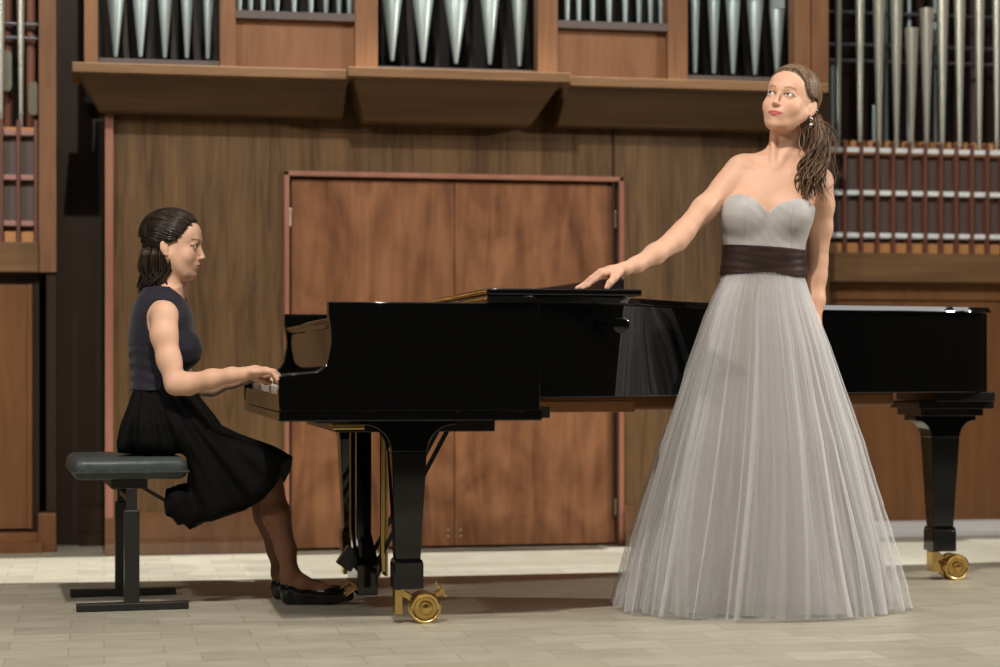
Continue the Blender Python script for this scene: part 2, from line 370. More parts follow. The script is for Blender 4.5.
# left case
xl1 = ax(57, YS); xl0 = ax(-90, YS)
lc = side_case(xl1-.077, xl0, [-44, -29, -13.5, 1.5, 18.5, 36], ((133, 20), (177.5, 20), (223.5, 20)), 'left hand organ case with shutters above dark panelled base', False, M_pink,
    dict(sill_top=az(30, 242, YS-.1), sill_bot=az(30, 272, YS-.1), grid_top=az(20, 127, YS)))
g = lambda *a, **k: gpart(*a[:3], lc, **k)
g('post', bx(xl1-.077, xl1, YS-.08, YS+.08, az(30, 272, YS-.1), ZT), M_case, bevel=.004)
g('stile', bx(xl1-.125, xl1-.105, YS-.06, YS, .1, az(30, 285, YS)), M_brown, bevel=.003)
g('stile', bx(xl1-.045, xl1+.0, YS-.06, YS, .0, az(30, 272, YS)), M_dark, bevel=.003)
g('plinth', prism(NB(), [(YS, 0), (YS-.13, 0), (YS-.13, .045), (YS-.10, .05), (YS-.06, .085), (YS, .085)], 'x', xl0, xl1-.06), M_brown)
g('plinth', bx(xl1-.08, xl1, YS-.10, YS+.02, 0, .17), M_brown, bevel=.006)
g('panel', bx(xl0, xl1-.125, YS-.035, YS-.015, .1, az(30, 285, YS)), M_brown, bevel=.003)
g('backing', bx(xl0, xl1-.02, YS+.50, YS+.53, 1.2, ZT), M_black)
for py in (24, 38): g('rod', lathe(NB(), [(.010, xl0), (.010, xl1-.05)], (0, YS+.12, az(20, py, YS+.12)), 12, 'x'), M_rod, smooth=True)
for k, px in enumerate((-2, 8, 31)):
    p = at(px, 127, YS+.18); o = obj('organ_pipe', lathe(NB(), [(.018, 0), (.02, .01), (.02, 1.9)], (0, 0, 0), 16), M_trim if k == 2 else M_slat, None, True); o.location = p
    tag(o, ['reddish wooden pipe at left picture edge', 'dark reddish pipe just left of the slim pale pipe', 'orange brown round pipe beside the post of left organ case'][k], 'organ pipe')
for k, (px, y0_, y1_, wd) in enumerate(((6, 92, 50, 13), (33.5, 116, 82, 11))):
    a = at(px, y0_, YS+.10); hgt = az(px, y1_, YS+.10)-a.z; r = wd/230/2
    pts = [(-r, .02), (-r*.7, 0), (r*.7, 0), (r, .02)]+[(r*math.cos(t), hgt-r+r*math.sin(t)) for t in np.linspace(0, PI, 12)]
    o = obj('pipe_cap', prism(NB(), pts, 'y', -.02, .02), mat('olive_metal_%d' % k, (.16, .15, .11), .4, .5), None, bevel=.004); o.location = a
    tag(o, ['rounded olive metal pipe cap at left picture edge', 'rounded olive metal pipe cap beside the left case post'][k], 'organ pipe cap')
for k, px in enumerate((1, 21)):
    p = at(px, 128, YS+.05); root = empty('organ_pipe', p)
    tag(root, ['slim pale pipe cut by the left picture edge', 'slim pale pipe standing in the left organ case'][k], 'organ pipe')
    obj('foot', lathe(NB(), [(.008, 0), (.009, .06), (.012, .064), (.009, .07)], (0, 0, 0), 14), M_pipe2, root, True)
    obj('pipe_body', lathe(NB(), [(.009, .07), (.017, .55), (.026, 1.6)], (0, 0, 0), 16), M_pipe2, root, True)

# ------------------------------------------------------------ grand piano (axis aligned, keyboard facing -x)
PX0, PXA, PX1, PYN, PYF = .52, .672, 1.33, 6.07, 7.64
piano = empty('grand_piano', (1.8, 6.9, 0)); tag(piano, 'long black glossy concert grand piano with brass casters', 'piano')
def pp(name, bm, m=None, par=None, **k):
    o = obj(name, bm, m or M_lac, None, **k); o.parent = par or piano
    o.matrix_parent_inverse = Matrix.Translation(-Vector(piano.location)); return o
pp_sub = lambda name, bm, m, par, **k: pp_child(name, bm, m, par, **k)
def pp_child(name, bm, m, par, **k):
    o = obj(name, bm, m, None, **k); o.parent = par; o.matrix_parent_inverse = Matrix.Identity(4)
    return o
bent = catmull([(1.322, 6.085), (1.43, 6.10), (1.55, 6.155), (1.70, 6.28), (1.87, 6.48), (2.09, 6.68), (2.38, 6.79), (2.70, 6.87), (2.98, 6.925), (3.10, 6.955)], 54)
tailc = [(3.10+.20*math.sin(a)+.02*0, 7.155-.20*math.cos(a)) for a in np.linspace(.12, PI/2, 10)]
tailc += [(3.30, 7.20), (3.31, 7.48)]+[(3.17+.14*math.cos(a), 7.50+.14*math.sin(a)) for a in np.linspace(.1, PI/2, 8)]
outline = [tuple(p) for p in bent]+tailc+[(1.322, PYF)]
def offset(poly, d, closed=False):
    P = np.array(poly); n = len(P); out = []
    for i in range(n):
        a = P[max(i-1, 0)]; b = P[min(i+1, n-1)]; t = b-a; t /= np.linalg.norm(t)+1e-9
        out.append(tuple(P[i]+d*np.array([-t[1], t[0]])))
    return out
inner = offset(outline, .055)
def ring(bm, A, B, z0, z1):
    n = len(A); v = [[bm.verts.new((p[0], p[1], z)) for p in L_] for L_, z in ((A, z0), (A, z1), (B, z1), (B, z0))]
    for i in range(n-1):
        for k in range(4): bm.faces.new((v[k][i], v[k][i+1], v[(k+1) % 4][i+1], v[(k+1) % 4][i]))
    bm.faces.new([v[k][0] for k in range(4)]); bm.faces.new([v[k][-1] for k in range(4)]); return bm
pp('rim', ring(NB(), outline, inner, .718, 1.013), smooth=True, bevel=.003)
prof = [(PX0+.004, .677), (PX0, .690), (PX0-.002, .772), (PX0+.004, .784), (PX0+.018, .792), (PX0+.075, .797), (.622, .800)]
prof += [(.622+.05*math.sin(a), .850-.05*math.cos(a)) for a in np.linspace(.25, PI/2, 8)]
prof += [(.679, .885), (.680, .905), (.677, .940), (.671, .975), (.671, 1.013), (PX1, 1.013), (PX1, .677)]
pp('cheek', prism(NB(), prof, 'y', PYN, PYN+.06), smooth=True, bevel=.0035)
pp('cheek', prism(NB(), prof, 'y', PYF-.06, PYF), smooth=True, bevel=.0035)
pp('keybed', bx(PX0, PX1+.005, PYN-.004, PYF+.004, .648, .676), bevel=.004)
pp('keybed_block', bx(PX1-.03, PX1+.035, PYN+.02, PYN+.10, .655, .69), M_lacm, bevel=.002)
pp('keyslip', bx(PX0+.002, PX0+.022, PYN+.06, PYF-.06, .677, .735), bevel=.004)
pp('key_block', bx(PX0+.022, .70, PYN+.06, PYN+.14, .677, .775), bevel=.004); pp('key_block', bx(PX0+.022, .70, PYF-.14, PYF-.06, .677, .775), bevel=.004)
# keys
k0, k1 = PYN+.145, PYF-.145; kw = (k1-k0)/52
wme = None
for i in range(52):
    y = k1-(i+1)*kw
    if wme is None:
        bm = bx(PX0+.024, PX0+.174, 0, kw-.001, .722, .752); o = pp('white_key', bm, M_ivory, bevel=.0012); wme = o; o.location = (0, y, 0)
    else:
        o = wme.copy(); C.objects.link(o); o.location = (0, y, 0)
bme = None
for i in range(51):
    if (i+5) % 7 in (0, 1, 3, 4, 5) and i > 0 or i == 0:
        y = k1-(i+1)*kw-.0055
        if bme is None:
            bm = prism(NB(), [(PX0+.074, .752), (PX0+.080, .764), (PX0+.174, .764), (PX0+.174, .752)], 'y', 0, .010); bme = pp('black_key', bm, M_ebony, bevel=.001); o = bme
        else: o = bme.copy(); C.objects.link(o)
        o.location = (0, y, 0)
# fallboard, standing open
fb = [(.694, .770), (.688, .80), (.688, .935), (.676, .950), (.676, .962), (.682, .966), (.712, .966), (.716, .96), (.716, .770)]
pp('fallboard', prism(NB(), fb, 'y', PYN+.061, PYF-.061), smooth=True, bevel=.002)
pp('soundboard', prism(NB(), [tuple(p) for p in offset(outline, .05)], 'z', .80, .815), M_beam)
pp('iron_plate', prism(NB(), [(.73, PYN+.061), (1.34, PYN+.061)]+[tuple(p) for p in offset(outline, .06)[2:-1]]+[(1.34, PYF-.061), (.73, PYF-.061)], 'z', .90, .91), M_brass)
# rails under the rim
pp('underside_beam', prism(NB(), [(1.33, 6.62), (1.95, 6.72), (2.5, 7.02), (2.92, 7.10), (2.92, 7.5), (1.33, 7.55)], 'z', .668, .717), M_beam, bevel=.01)
for y0, x1 in ((6.50, 1.75), (6.85, 2.3), (7.2, 2.9)):
    pp('underside_beam', bx(1.3, x1, y0, y0+.10, .662, .70), M_beam, bevel=.004)
# lid
LX = 1.162
def lidpoly(ov):
    o2 = [tuple(p) for p in offset(outline, -ov)]; o2[-1] = (1.34, PYF+ov)
    return [(LX, PYN-ov)]+[(1.30, PYN-ov)]+o2[1:]+[(LX, PYF+ov)]
lb = NB(); rings_ = [[lb.verts.new((p[0], p[1], z)) for p in lidpoly(o_)] for o_, z in ((.010, 1.014), (.016, 1.0165), (.0155, 1.0185), (.0085, 1.0350), (.004, 1.036))]
for A_, B_ in zip(rings_, rings_[1:]):
    for i in range(len(A_)): lb.faces.new((A_[i], A_[(i+1) % len(A_)], B_[(i+1) % len(A_)], B_[i]))
lb.faces.new(rings_[0]); lb.faces.new(rings_[-1])
lid = pp('lid', lb, mat('black_lacquer_lid', (.0025, .0025, .0025), .05, 0, Specular_IOR_Level=1.0, Coat_Weight=1.0, Coat_Roughness=.03), smooth=True)
flap = pp('lid_flap', prism(NB(), [(LX, PYN-.014), (LX+.49, PYN-.014), (LX+.49, PYF+.014), (LX, PYF+.014)], 'z', 1.037, 1.057), smooth=True, bevel=.004, seg=2)
hg = NB()
for z0 in (1.0175, 1.0405):
    box(hg, LX-.003, LX+.001, PYN, PYF, z0, z0+.013)
hinge = pp('hinge', hg, M_brass)
hk = NB()
y = PYN+.01
while y < PYF-.02:
    box(hk, LX-.006, LX-.002, y, y+.016, 1.0215, 1.0275); box(hk, LX-.006, LX-.002, y+.012, y+.028, 1.0435, 1.0505); y += .032
pp('hinge', hk, M_brass, bevel=.0015)
# unidentified dark wedge on the lid behind the hand, black block at its end
q0 = (ax(526, 7.2), 1.057)
xa = at(500, 0, 7.2).x; mx1 = at(622.5, 0, 7.2).x
pp('lid_wedge', prism(NB(), [(mx1-.62, 1.058), (mx1, 1.058), (mx1, 1.150)], 'y', 7.2, 7.6), noisy('lid_wedge_brown', (.03, .015, .010), (.045, .022, .014), rough=.15), bevel=.002)
pp('lid_wedge_end', bx(mx1-.055, mx1+.004, 7.19, 7.61, 1.058, 1.140), M_lacm, bevel=.002)
# lid knob on the bentside
kp = at(617.5, 325, 6.16); kp.y = 6.125
pp('knob', lathe(NB(), [(.009, 0), (.009, -.026), (.024, -.029), (.028, -.034), (.027, -.040), (.018, -.046), (.0005, -.048)], (kp.x, 6.155, kp.z), 24, 'y'), M_lac, smooth=True)

# legs
def leg(cx, cy, ztop, scale, wide, tail=False):
    """square tapered leg on a flared head, returns nothing; every leg is one mesh with its caster as sub-parts"""
    bm = NB(); pr = []
    zc, zb = .111, .205
    def blk(w0, w1, d0, d1, z0, z1):
        a = [bm.verts.new((cx+i*w0/2, cy+j*d0/2, z0)) for i, j in ((-1,-1),(1,-1),(1,1),(-1,1))]
        b = [bm.verts.new((cx+i*w1/2, cy+j*d1/2, z1)) for i, j in ((-1,-1),(1,-1),(1,1),(-1,1))]
        bm.faces.new(a[::-1]); bm.faces.new(b)
        for k in range(4): bm.faces.new((a[k], a[(k+1) % 4], b[(k+1) % 4], b[k]))
    blk(.094, .094, .094, .094, zc, zb-.012); blk(.094, .084, .094, .084, zb-.012, zb)
    zn = .545
    blk(.078, .112, .078, .112, zb, zn)
    # flared head: concave quarter curves out to the plate
    zt = ztop-.0
    h = zt-zn; ww = wide/2
    rt = [(.058+(ww-.058)*(1-math.cos(a)), zn+(h-.02)*math.sin(a)) for a in np.linspace(0, PI/2, 12)]
    pts = rt+[(ww+.01, zt-.02), (ww+.01, zt)]
    poly = [(cx+x, z) for x, z in pts]+[(cx-x, z) for x, z in pts[::-1]]
    prism(bm, poly, 'y', cy-.055, cy+.055)
    L_ = pp('leg', bm, M_lac, smooth=True, bevel=.003)
    prism_bm = None
    # caster
    wc = Vector((cx+.055, cy-.03, .050))
    fk = NB()
    box(fk, cx-.042, cx-.018, cy-.03, cy+.03, .032, .111)
    bar(fk, (cx-.02, cy, .10), (wc.x, cy, .055), .028, .02)
    lathe(fk, [(.016, .095), (.016, .113)], (cx-.02, cy, 0), 16)
    f = pp_child('caster_fork', fk, M_brass, L_, bevel=.003)
    for dy in (-.032, .020):
        wh = lathe(NB(), [(.006, -.008), (.016, -.008), (.018, -.002), (.022, -.001), (.024, -.004), (.034, -.004), (.036, -.001), (.040, -.001), (.044, -.004), (.050, -.002), (.050, .016), (.044, .018), (.006, .018)], (wc.x, cy+dy, wc.z), 32, 'y')
        pp_child('caster_wheel', wh, M_brass, L_, smooth=True)
    pp_child('caster_axle', lathe(NB(), [(.0005, -.048), (.012, -.045), (.014, -.038), (.014, .03)], (wc.x, cy, wc.z), 20, 'y'), M_brass, L_, smooth=True)
    if not tail:
        bk = NB(); a = Vector((wc.x+.03, cy-.0, .075)); b = a+Vector((.022, -.02, .030)); bar(bk, a, b, .014, .014)
        lathe(bk, [(.009, -.02), (.009, .016)], (b.x, b.y, b.z), 12, 'y')
        bar(bk, b+Vector((-.020, -.01, .026)), b+Vector((.016, -.012, -.020)), .010, .010)
        pp_child('caster_brake', bk, M_brass, L_, bevel=.002)
    return L_
leg(.945, 6.30, .650, 1, .285)
leg(.925, 7.53, .650, 1, .285)
leg(3.133, 7.17, .628, 1, .225, True)
pp('leg_plate', bx(2.99, 3.29, 7.03, 7.31, .655, .683), M_lacm, bevel=.002)
pp('leg_plate', bx(3.01, 3.26, 7.06, 7.29, .628, .655), M_lacm, bevel=.002)
pp('leg_plate', bx(3.05, 3.28, 7.0, 7.4, .683, .718), M_lacm, bevel=.002)
# cross plank and sliding fitments under the keybed
pp('cross_plank', bx(.74, 1.27, 6.50, 7.45, .600, .648), M_lacm, bevel=.003)
pp('leg_wedge', bx(.70, .80, 6.22, 6.34, .618, .636), M_brass, bevel=.003)
pp('screw_block', bx(.64, .72, 6.15, 6.3, .640, .649), M_lacm, bevel=.002)
# pedal lyre
ly = pp('pedal_box', prism(NB(), [(6.68, .045), (6.68, .150), (6.72, .185), (6.92, .185), (6.96, .150), (6.96, .045)], 'x', .835, .905), M_lac, bevel=.004)
for y in (6.70, 6.86):
    pp('lyre_post', prism(NB(), [(.845, .17), (.905, .17), (.885, .25), (.885, .648), (.835, .648), (.835, .25)], 'y', y, y+.05), M_lac, bevel=.003)
for y in (6.77, 6.80, 6.83):
    pp('pedal_rod', lathe(NB(), [(.006, .10), (.006, .648)], (.945, y, 0), 10), M_brass, smooth=True)
pp('pedal_rod', lathe(NB(), [(.009, .12), (.009, .648)], (.925, 6.72, 0), 10), M_brass, smooth=True)
for y in (6.73, 6.79, 6.90):
    pp('pedal', prism(NB(), [(.84, .060), (.82, .050), (.800, .036), (.798, .044), (.82, .062), (.84, .072)], 'y', y-.013, y+.013), M_brass, bevel=.003)
for y in (6.72, 6.90):
    pp('lyre_brace', bar(NB(), (.89, y, .12), (1.16, y, .62), .014, .014), M_lacm)
pb = NB(); bar(pb, (.80, 6.80, .13), (.84, 6.80, .19), .06, .055)
pp('pedal_block', pb, M_lacm, bevel=.003)


# ------------------------------------------------------------ piano bench
M_leather = noisy('bench_leather', (.045, .055, .052), (.065, .078, .074), (40, 40, 40), .38, detail=4, bump=.15)
M_bmet = mat('bench_metal', (.018, .017, .016), .35)
bench = empty('piano_bench', (.07, 7.02, 0), 0); tag(bench, 'black padded piano bench on a twin T shaped metal stand', 'bench')
def bp_(name, bm, m, **k):
    o = obj(name, bm, m, None, **k); o.parent = bench; o.matrix_parent_inverse = Matrix.Translation((-.07, -7.02, 0)); return o
bp_('seat', bx(-.108, .272, 6.75, 7.28, .438, .512), M_leather, smooth=True, bevel=.032, seg=5, sharp=False)
bp_('seat_piping', ring(NB(), [(-.110, 6.748), (.274, 6.748), (.274, 7.282), (-.110, 7.282), (-.110, 6.748)], [(-.100, 6.757), (.265, 6.757), (.265, 7.273), (-.100, 7.273), (-.100, 6.757)], .462, .467), M_leather)
bp_('seat_plate', bx(.02, .14, 6.80, 7.26, .405, .438), M_bmet, bevel=.004)
for y in (6.80, 7.235):
    bp_('post', bx(.062, .112, y-.018, y+.018, .02, .335), M_bmet, bevel=.003)
    bp_('inner_post', bx(.070, .104, y-.012, y+.012, .30, .41), M_bmet, bevel=.002)
    bp_('foot', bx(-.095, .275, y-.022, y+.022, .002, .026), M_bmet, bevel=.003)
bp_('crossbar', bx(.075, .10, 6.80, 7.235, .36, .38), M_bmet, bevel=.003)
bench.rotation_euler = (0, 0, math.radians(3.6)); bench.location.x -= .010
bp_('strut', tubes([[(.115, 6.84, .415), (.235, 6.84, .345)]], [np.array([.007, .007])], 10) and bar(NB(), (.115, 6.84, .415), (.225, 6.84, .348), .012, .012), M_bmet)

# ------------------------------------------------------------ sculpting: distance fields turned into one continuous mesh
class Field:
    def __init__(s, lo, hi, h=.003):
        s.lo = np.array(lo, float); s.h = h
        s.n = np.ceil((np.array(hi)-s.lo)/h).astype(int)+1
        s.a = np.full(tuple(s.n), 1.0, np.float32)
        s.ax = [(s.lo[i]+h*np.arange(s.n[i])).astype(np.float32) for i in range(3)]
    def box(s, lo, hi, m):
        i0 = np.clip(np.floor((np.array(lo)-m-s.lo)/s.h).astype(int), 0, s.n-1); i1 = np.clip(np.ceil((np.array(hi)+m-s.lo)/s.h).astype(int)+1, 1, s.n)
        sl = tuple(slice(a, b) for a, b in zip(i0, i1))
        return sl, s.ax[0][sl[0]][:, None, None], s.ax[1][sl[1]][None, :, None], s.ax[2][sl[2]][None, None, :]
    def put(s, sl, d, k, sub=False):
        a = s.a[sl]
        if sub: d = -d; a2, f = -a, -1
        else: a2, f = a, 1
        if sub:
            hh = np.clip(.5-.5*(a-d)/max(k, 1e-6), 0, 1); s.a[sl] = (a+(d-a)*hh)+k*hh*(1-hh)
        else:
            hh = np.clip(.5+.5*(d-a)/max(k, 1e-6), 0, 1); s.a[sl] = (d+(a-d)*(1-0)*hh if False else d*(1-hh)+a*hh)-k*hh*(1-hh)
            # blend
    def cone(s, a, b, r1, r2, k=.01, sub=False, M=None):
        if M is not None: a, b = M @ Vector(a), M @ Vector(b); f_ = M.to_scale()[0]; r1, r2, k = r1*f_, r2*f_, k*f_
        a, b = np.array(a, float), np.array(b, float); r = max(r1, r2)
        sl, X, Y, Z = s.box(np.minimum(a, b)-r, np.maximum(a, b)+r, k+3*s.h+.01)
        ba = b-a; L2 = ba.dot(ba)
        t = np.clip(((X-a[0])*ba[0]+(Y-a[1])*ba[1]+(Z-a[2])*ba[2])/L2, 0, 1)
        d = np.sqrt((X-a[0]-t*ba[0])**2+(Y-a[1]-t*ba[1])**2+(Z-a[2]-t*ba[2])**2)-(r1+(r2-r1)*t)
        s.put(sl, d, k, sub)
    def chain(s, P, R, k=.01):
        for i in range(len(P)-1): s.cone(P[i], P[i+1], R[i], R[i+1], k)
    def ell(s, c, r, k=.01, sub=False, M=None, R=None):
        """ellipsoid with radii r; M maps its local frame, R is an extra rotation"""
        Rm = R.to_matrix() if R is not None else Matrix.Identity(3)
        if M is not None: c = M @ Vector(c); f_ = M.to_scale()[0]; Rm = M.to_quaternion().to_matrix() @ Rm; r = [v*f_ for v in r]; k = k*f_
        c = np.array(c, float); r = np.array(r, float); Q = np.array(Rm)
        e = np.sqrt(((Q*r)**2).sum(1))
        sl, X, Y, Z = s.box(c-e, c+e, k+3*s.h+.01)
        q = [(X-c[0])*Q[0, i]+(Y-c[1])*Q[1, i]+(Z-c[2])*Q[2, i] for i in range(3)]
        k0 = np.sqrt((q[0]/r[0])**2+(q[1]/r[1])**2+(q[2]/r[2])**2); k1 = np.sqrt((q[0]/r[0]**2)**2+(q[1]/r[1]**2)**2+(q[2]/r[2]**2)**2)
        s.put(sl, k0*(k0-1)/(k1+1e-9), k, sub)
    def loft(s, rows, k=.01, p=2.0, smooth=6):
        """stack of ellipses; rows: (z, cx, cy, rx, ry)"""
        rows = np.array(sorted(rows)); z0, z1 = rows[0, 0], rows[-1, 0]
        rx, ry = rows[:, 3].max(), rows[:, 4].max()
        sl, X, Y, Z = s.box((rows[:, 1].min()-rx, rows[:, 2].min()-ry, z0), (rows[:, 1].max()+rx, rows[:, 2].max()+ry, z1), k+.02)
        z = Z.ravel(); K = np.hanning(2*smooth+3); K /= K.sum(); g = []
        zz = np.arange(z0-.1, z1+.1, s.h)
        for j in range(1, 5):
            v = np.interp(zz, rows[:, 0], rows[:, j]); v = np.convolve(np.pad(v, smooth+1, 'edge'), K, 'valid'); g.append(np.interp(z, zz, v)[None, None, :].astype(np.float32))
        cx, cy, a, b = g
        q = ((np.abs(X-cx)/a)**p+(np.abs(Y-cy)/b)**p)**(1/p)
        d = (q-1)*np.minimum(a, b)*.9
        d = np.maximum(d, np.maximum(z0-Z, Z-z1))
        s.put(sl, d, k)
def surf(A, lo, h):
    """naive surface nets; inside is negative"""
    S = A < 0; n = A.shape
    c = np.zeros((n[0]-1, n[1]-1, n[2]-1), np.uint8)
    for i in (0, 1):
        for j in (0, 1):
            for k in (0, 1): c += S[i:n[0]-1+i, j:n[1]-1+j, k:n[2]-1+k]
    act = (c > 0) & (c < 8); idx = np.argwhere(act); m = len(idx)
    vid = np.full(act.shape, -1, np.int32); vid[tuple(idx.T)] = np.arange(m)
    P = np.zeros((m, 3)); W = np.zeros(m); cor = [(i, j, k) for i in (0, 1) for j in (0, 1) for k in (0, 1)]
    val = {q: A[idx[:, 0]+q[0], idx[:, 1]+q[1], idx[:, 2]+q[2]] for q in cor}
    for q in cor:
        for d in range(3):
            if q[d] == 0:
                r = list(q); r[d] = 1; r = tuple(r); a, b = val[q], val[r]; cr = (a < 0) != (b < 0)
                t = np.where(cr, a/(a-b+1e-12), 0); pt = np.tile(np.array(q, float), (m, 1)); pt[:, d] += t
                P[cr] += pt[cr]; W[cr] += 1
    P = (P/W[:, None]+idx)*h+np.array(lo); F = []
    for d in range(3):
        e1, e2 = [(1, 2), (2, 0), (0, 1)][d]
        a = np.moveaxis(S, d, 0); cr = np.moveaxis(a[:-1] != a[1:], 0, d); E = np.argwhere(cr)
        E = E[(E[:, e1] > 0) & (E[:, e2] > 0) & (E[:, e1] < n[e1]-1) & (E[:, e2] < n[e2]-1)]
        def g(o1, o2):
            q = E.copy(); q[:, e1] -= o1; q[:, e2] -= o2; return vid[q[:, 0], q[:, 1], q[:, 2]]
        quad = np.stack([g(1, 1), g(0, 1), g(0, 0), g(1, 0)], 1)
        fl = ~S[E[:, 0], E[:, 1], E[:, 2]]; quad[fl] = quad[fl][:, ::-1]; F.append(quad)
    F = np.vstack(F); return P, F[(F >= 0).all(1)]
def nets(name, A, lo, h, m, parent=None, colour=None, relax=1):
    P, F = surf(A, lo, h)
    if relax:                                           # one light smoothing pass
        for _ in range(relax):
            s1 = np.zeros_like(P); w1 = np.zeros(len(P))
            for a, b in ((0, 1), (1, 2), (2, 3), (3, 0)):
                np.add.at(s1, F[:, a], P[F[:, b]]); np.add.at(w1, F[:, a], 1); np.add.at(s1, F[:, b], P[F[:, a]]); np.add.at(w1, F[:, b], 1)
            P = P*.5+.5*s1/np.maximum(w1, 1)[:, None]
    me = bpy.data.meshes.new(name); me.vertices.add(len(P)); me.vertices.foreach_set('co', P.astype(np.float32).ravel())
    me.loops.add(F.size); me.loops.foreach_set('vertex_index', F.astype(np.int32).ravel()); me.polygons.add(len(F))
    me.polygons.foreach_set('loop_start', np.arange(0, F.size, 4, dtype=np.int32)); me.update(calc_edges=True); me.validate()
    if colour is not None:
        ca = me.color_attributes.new('tone', 'FLOAT_COLOR', 'POINT'); cc = np.ones((len(P), 4), np.float32); cc[:, :3] = colour(P); ca.data.foreach_set('color', cc.ravel())
    return link(name, me, m, parent, True)

def skin(name, base):
    m = mat(name, base, .52, 0, Specular_IOR_Level=.35); N, L, b = nodes(m); b.inputs['Subsurface Weight'].default_value = .12
    b.inputs['Subsurface Radius'].default_value = (.012, .005, .003); b.inputs['Subsurface Scale'].default_value = .6
    at_ = N.new('ShaderNodeVertexColor'); at_.layer_name = 'tone'; L.new(at_.outputs[0], b.inputs['Base Color']); return m

def head(S, M, ear=1.0):
    """head with face in the frame M: x to the viewer's right, -y where the face looks, z up; crown .117, chin -.105"""
    e = lambda c, r, k=.01, sub=False, R=None: S.ell(c, r, k, sub, M, R)
    c = lambda a, b, r1, r2, k=.01, sub=False: S.cone(a, b, r1, r2, k, sub, M)
    e((0, .014, .034), (.071, .090, .080), .01)
    e((0, -.028, -.016), (.059, .054, .074), .03)
    e((0, -.044, .044), (.053, .041, .038), .03)
    e((0, -.046, -.056), (.041, .036, .036), .025)
    for s in (-1, 1):
        c((s*.052, -.004, -.036), (s*.022, -.050, -.084), .017, .014, .028)
        e((s*.034, -.058, -.030), (.024, .020, .024), .022)
    e((0, -.066, -.090), (.0165, .014, .0125), .018)
    c((-.022, -.0785, .021), (.022, -.0785, .021), .008, .008, .018)
    for s in (-1, 1): e((s*.030, -.093, .002), (.0155, .012, .0095), .010, True)
    for s in (-1, 1):
        e((s*.030, -.0725, .002), (.0142, .0142, .0136), .005)
        e((s*.030, -.089, .0015), (.0125, .012, .0046), .0012, True)
    c((0, -.083, .010), (0, -.0985, -.029), .0055, .0076, .010)
    e((0, -.0990, -.0325), (.0072, .0078, .0058), .006)
    for s in (-1, 1): e((s*.0095, -.0920, -.0345), (.0050, .0075, .0048), .005)
    for s in (-1, 1): e((s*.0050, -.0965, -.0400), (.0022, .0030, .0012), .001, True)
    e((0, -.074, -.058), (.025, .0155, .018), .014)
    e((-.0065, -.0870, -.0562), (.0125, .0050, .0036), .003); e((.0065, -.0870, -.0562), (.0125, .0050, .0036), .003)
    e((0, -.0858, -.0652), (.0150, .0058, .0046), .004)
    e((0, -.0940, -.0603), (.020, .0060, .0009), .0015, True)
    e((0, -.0930, -.0745), (.014, .0060, .0035), .006, True)
    for s in (-1, 1):
        R = Euler((math.radians(-14), 0, math.radians(s*-18)))
        e((s*.075, .010, -.008), (.0060, .0165*ear, .0275*ear), .004, False, R)
        e((s*.0830, .005, -.002), (.0050, .0095*ear, .0175*ear), .003, True, R)
        e((s*.073, .004, -.030), (.0055, .0070, .0065), .004)
def face_tone(P, M, base, lip, brow_c, blush, lo_brow=0, fx=(.030,)):
    """skin colour with lips, brows, lash lines and nails as own colours of the skin"""
    Q = np.array(M.inverted()); q = P@Q[:3, :3].T+Q[:3, 3]; x, y, z = q[:, 0], q[:, 1], q[:, 2]
    col = np.tile(np.array(base), (len(P), 1)); ax_ = np.abs(x)
    def mixin(w, c):
        nonlocal col
        w = np.clip(w, 0, 1)[:, None]; col = col*(1-w)+np.array(c)*w
    front = y < -.055
    mixin(.28*np.exp(-((ax_-.042)/.018)**2-((z+.030)/.016)**2)*front, blush)
    up = (z > -.0603) & (z < -.0538-.20*np.maximum(ax_-.008, 0)-.10*np.maximum(.004-ax_, 0)*2) & (ax_ < .0255)
    lw = (z <= -.0603) & (z > -.0695+(ax_/.0245)**2*.009) & (ax_ < .0245)
    mixin(((up | lw) & (y < -.074)).astype(float), lip)
    zb = .0205+.004*np.sin(np.clip((ax_-.014)/.030, 0, 1)*PI*.8)
    mixin(.9*np.exp(-((z-zb)/.0026)**2)*((ax_ > .014) & (ax_ < .046) & front), brow_c)
    lash = np.abs(((ax_-.030)/.0145)**2+((z-.0022)/.0066)**2-1) < .48
    mixin(.9*(lash & (z > .002) & front & (y > -.095)), (.03, .02, .015))
    mixin(.55*(np.abs(((ax_-.030)/.0150)**2+((z-.0012)/.0062)**2-1) < .3)*(z <= .002)*front, (.05, .03, .02))
    mixin(.35*np.exp(-((ax_-.030)/.014)**2-((z-.012)/.005)**2)*front, (base[0]*.5, base[1]*.38, base[2]*.36))
    return col
def eyes(M, parent, look=(0, 0), iris=(.10, .16, .20)):
    E = mat('eye_white', (.75, .72, .70), .12); I = mat('iris', iris, .15); Pm = mat('pupil', (.005, .005, .005), .05)
    for s in (-1, 1):
        bm = NB(); bmesh.ops.create_uvsphere(bm, u_segments=32, v_segments=24, radius=.0122)
        me_fix = Euler((math.radians(90)+look[1], 0, look[0])).to_matrix().to_4x4()
        o = obj('eye', bm, E, None, True, sharp=False); o.data.materials.append(I); o.data.materials.append(Pm)
        for p in o.data.polygons:
            a = math.acos(max(-1, min(1, p.center.normalized().z)))
            p.material_index = 2 if a < .20 else (1 if a < .50 else 0)
        o.parent = parent; o.matrix_local = M @ Matrix.Translation((s*.030, -.0730, .002)) @ me_fix

def strand_mesh(name, paths, radii, m, parent, sides=5):
    me = tubes(paths, radii, sides); return link(name, me, m, parent, True)
def hair_mat(name, c1, c2, rough=.32):
    m = noisy(name, c1, c2, (90, 90, 8), rough, detail=3, stops=(.3, .7)); return m

